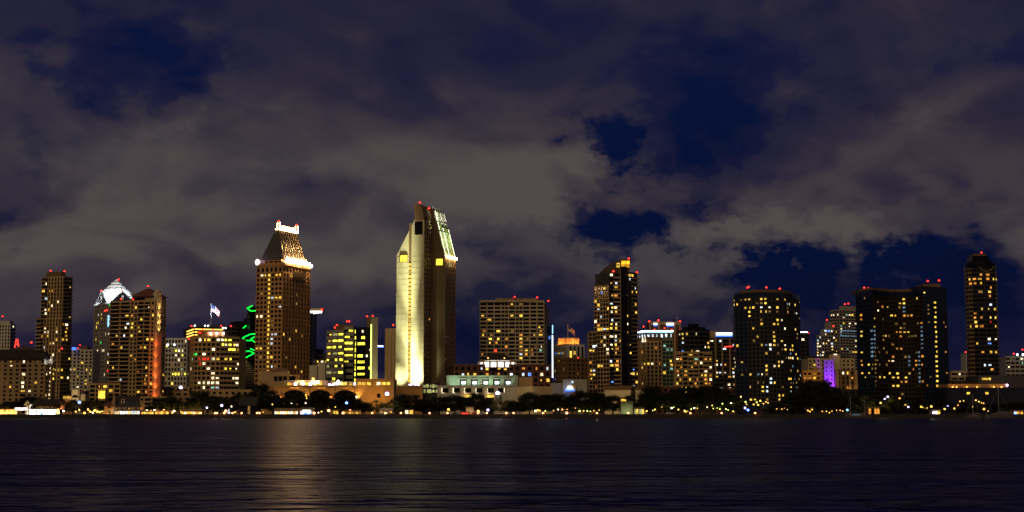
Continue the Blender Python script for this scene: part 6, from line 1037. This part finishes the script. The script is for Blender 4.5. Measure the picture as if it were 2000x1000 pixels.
# pale block and yellow wall behind the shrubs on the left
b = Bld('white_annex', 'short white cylinder-cornered annex with yellow lit side wall, left of condo podium', (PX(146, 1040), 1040)); X = lambda u, v=770: PX(u, 1040, v) - b.loc.x
b.core([(X(139), 1), (X(142), 0), (X(152), 0), (X(155), 1), (X(155), 12), (X(139), 12)], 0, b.z(761), 'cream', 'wall'); b.core([(X(121), 2), (X(138.8), 2), (X(138.8), 12), (X(121), 12)], 0, b.z(773), 'ochre', 'side_wall'); b.core([(X(155.2), 2), (X(165), 2), (X(165), 12), (X(155.2), 12)], 0, b.z(770), 'beige', 'low_wing'); m = MB(); m.box(X(122), X(138), 1.5, 1.8, b.z(778), b.z(774)); m.build('lit_panel', 'lit_y', b.o); spot(b.o, (X(141), -9, b.z(785)), (X(147), 0, b.z(768)), 3500, (1, .7, .35), 100); b.done()
# ================================================================ fountain, cars, boats
t = bpy.data.objects.new('fountain', None); COL.objects.link(t); t.location = (PX(450, SHORE + 14), SHORE + 14, G); tag(t, 'small bluish lit fountain on the promenade beside a pink lamp', 'fountain')
m = MB(); m.cyl(0, 0, 0, .6, 2.2, 2.4, 14); m.build('basin', 'grey', t); m = MB(); m.cyl(0, 0, .6, 3.6, .5, .12, 8); m.ball(0, 0, 1.2, .9, 8, 5, 0, .8); m.build('water_jet', 'lit_c', t)
wallmat('car_white', (.6, .6, .6), .3, .05); wallmat('car_dark', (.04, .045, .05), .3, .05); wallmat('car_silver', (.35, .36, .38), .3, .05); wallmat('tyre', (.015, .015, .015)); wallmat('rim', (.4, .4, .42), .4); wallmat('car_red', (.3, .03, .02), .3, .05)
def car(label, u, Y, col, van=False, rz=0, lights=True):
    t = bpy.data.objects.new('parked_van' if van else 'parked_car', None); COL.objects.link(t); t.location = (PX(u, Y, 805), Y, G + .03); t.rotation_euler = (0, 0, rz); tag(t, label, 'van' if van else 'car', 'vehicles parked behind the seawall')
    pr = [(-2.2, .35), (2.2, .35), (2.25, .75), (1.35, .95), (.75, 1.45), (-1.0, 1.5), (-1.75, 1.0), (-2.25, .9)] if not van else [(-2.5, .4), (2.5, .4), (2.55, .95), (1.9, 1.25), (1.3, 2.0), (-2.4, 2.05), (-2.55, 1.0)]
    m = MB(); n = len(pr); inn = .84; vs = [(x, -.88 if z < 1.05 else -.72, z) for x, z in pr] + [(x, .88 if z < 1.05 else .72, z) for x, z in pr]; m.add(vs, [tuple(range(n)), tuple(range(2 * n - 1, n - 1, -1))] + [(i, n + i, n + (i + 1) % n, (i + 1) % n) for i in range(n)]); m.build('body', col, t)
    ws = ((-.95, .1, .98, 1.36), (.16, .85, .98, 1.34)) if not van else ((-2.2, -.9, 1.25, 1.85), (-.8, .4, 1.25, 1.85), (.5, 1.35, 1.25, 1.8))
    for (x0, x1, z0, z1) in ws: m = MB(); m.hexa([(x0, -.9, z0), (x1, -.9, z0), (x1, -.6, z0), (x0, -.6, z0)], [(x0 + .05, -.78, z1), (x1 - .22, -.78, z1), (x1 - .22, -.6, z1), (x0 + .05, -.6, z1)]); m.build('side_window', 'glass_black', t)
    for x in (-1.4, 1.4):
        for y in (-.82, .82): w = MB(); w.tube((x, y - .1, .33), (x, y + .1, .33), .33, .33, 14); o = w.build('wheel', 'tyre', t); h = MB(); h.tube((x, y - .12, .33), (x, y - .1, .33), .19, .19, 10); h.build('rim', 'rim', o)
    for y in (-.6, .6): m = MB(); m.box(2.2, 2.28, y - .18, y + .18, .62, .8); m.build('headlight', 'lit_w' if lights else 'rim', t)
    return t
for a in ((('white car parked by the orange-lit hut'), 751.5, SHORE + 15, 'car_white'), (('dark car right of the white car by the orange-lit hut'), 761, SHORE + 15.5, 'car_dark'), (('silver car beneath the lamp-lit tree by the podium wall'), 744, SHORE + 14.5, 'car_silver'), (('white van parked before the white terraced hall'), 978, SHORE + 16, 'car_white', True), (('dark car under the trees left of the white van'), 890, SHORE + 16, 'car_dark'), (('silver van parked among trunks before the brick hall'), 1012, SHORE + 17, 'car_silver', True), (('dark red car behind the low shed with orange strip'), 925, SHORE + 17, 'car_red'), (('pale car under the trees below the light-banded tower'), 1306, SHORE + 17, 'car_silver')): car(*a)
def yacht(name, label, u, Y, L, mast=None, fly=True, rz=0, lit=None):
    t = bpy.data.objects.new(name, None); COL.objects.link(t); t.location = (PX(u, Y, 810), Y, 0); t.rotation_euler = (0, 0, rz); tag(t, label, 'boat', 'boats moored by the right shore'); B = L * .26
    st = [(-.5, .80, .0), (-.3, .95, .0), (0, 1, .02), (.25, .82, .10), (.4, .5, .2), (.5, .04, .32)]; m = MB(); rings = []
    for (a, w, sh) in st: x = a * L; h = L * (.12 + sh * .18); rings.append([(x, -B / 2 * w, h), (x - L * .01, -B / 2 * w * .8, .1), (x - L * .02, 0, -L * .04), (x - L * .01, B / 2 * w * .8, .1), (x, B / 2 * w, h)])
    vs = [p for r_ in rings for p in r_]; fs = []
    for i in range(len(st) - 1):
        for j in range(4): a = i * 5 + j; fs.append((a, a + 5, a + 6, a + 1))
        fs.append((i * 5, i * 5 + 4, (i + 1) * 5 + 4, (i + 1) * 5))
    fs.append((0, 1, 2, 3, 4)); m.add(vs, fs); m.build('hull', 'boat_unlit', t)
    z0 = L * .125; m = MB(); m.prism([(-.36 * L, -B * .33), (.22 * L, -B * .33), (.30 * L, 0), (.22 * L, B * .33), (-.36 * L, B * .33)], z0, z0 + L * .1, 0, [(-.34 * L, -B * .3), (.10 * L, -B * .28), (.15 * L, 0), (.10 * L, B * .28), (-.34 * L, B * .3)]); c = m.build('cabin', 'boat_unlit', t)
    m = MB(); m.box(-.30 * L, .08 * L, -B * .335, -B * .30, z0 + L * .035, z0 + L * .075); m.build('cabin_window', lit or 'glass_black', c)
    if fly: m = MB(); m.prism([(-.26 * L, -B * .26), (.0, -B * .26), (.05 * L, 0), (.0, B * .26), (-.26 * L, B * .26)], z0 + L * .1, z0 + L * .15, 0, [(-.26 * L, -B * .26), (-.04 * L, -B * .24), (-.02 * L, 0), (-.04 * L, B * .24), (-.26 * L, B * .26)]); m.build('flybridge', 'boat_unlit', t); m = MB(); m.box(-.25 * L, -.06 * L, -B * .28, B * .28, z0 + L * .22, z0 + L * .235); [m.cyl(x * L, y * B, z0 + L * .14, z0 + L * .22, .05) for x in (-.24, -.08) for y in (-.25, .25)]; m.build('hardtop', 'boat_unlit', t)
    if mast: m = MB(); m.cyl(-.02 * L, 0, z0, mast, .12, .06, 6); m.tube((-.02 * L, 0, z0 + 2.2), (-.4 * L, 0, z0 + 2.0), .09); [m.tube((-.02 * L, 0, mast * .97), (x * L, 0, z0), .025) for x in (.46, -.46)]; m.build('mast', 'pole_metal', t)
    m = MB(); [m.tube((x * L, -B * .42, z0 + .2), (x * L, -B * .42, z0 + 1.0), .03) for x in (-.4, -.2, 0, .2)]; m.tube((-.45 * L, -B * .42, z0 + 1), (.25 * L, -B * .40, z0 + 1.1), .03); m.build('rail', 'pole_metal', t); return t
yacht('motor_yacht', 'large pale motor yacht with tall thin mast moored at right', 1950, SHORE - 8, 17, PZ(757, SHORE), True, math.pi)
yacht('motor_yacht', 'smaller dark-looking yacht moored left of the concave hotel garden', 1675, SHORE - 7, 13, None, True, 0, 'lit_e')
yacht('sail_boat', 'sailing boat with bare mast left of the concave hotel', 1662, SHORE - 6, 9, 14, False, .2); yacht('sail_boat', 'sailing boat with bare mast between the two moored yachts', 1900, SHORE - 6, 10, 15, False, math.pi - .1); yacht('sail_boat', 'sailing boat with a tall bare mast close to the left yacht', 1689, SHORE - 5, 9, 12, False, 0)
lamp('marker_lamp', 'small cyan lamp beside the left moored yacht', 1655, 801, SHORE + 5.5, 'led_cyan', .8)
t = bpy.data.objects.new('mooring_buoy', None); COL.objects.link(t); t.location = (PX(1687, SHORE - 45, 818), SHORE - 45, 0); tag(t, 'dark mooring float on the water below the left yacht', 'buoy'); m = MB(); m.cyl(0, 0, -.5, .7, 1.3, 1.2, 12); m.cyl(0, 0, .7, 1.1, 1.2, .5, 12); m.build('float_body', 'post_black', t); m = MB(); m.cyl(0, 0, 1.0, 1.8, .08); m.build('ring_post', 'post_black', t)
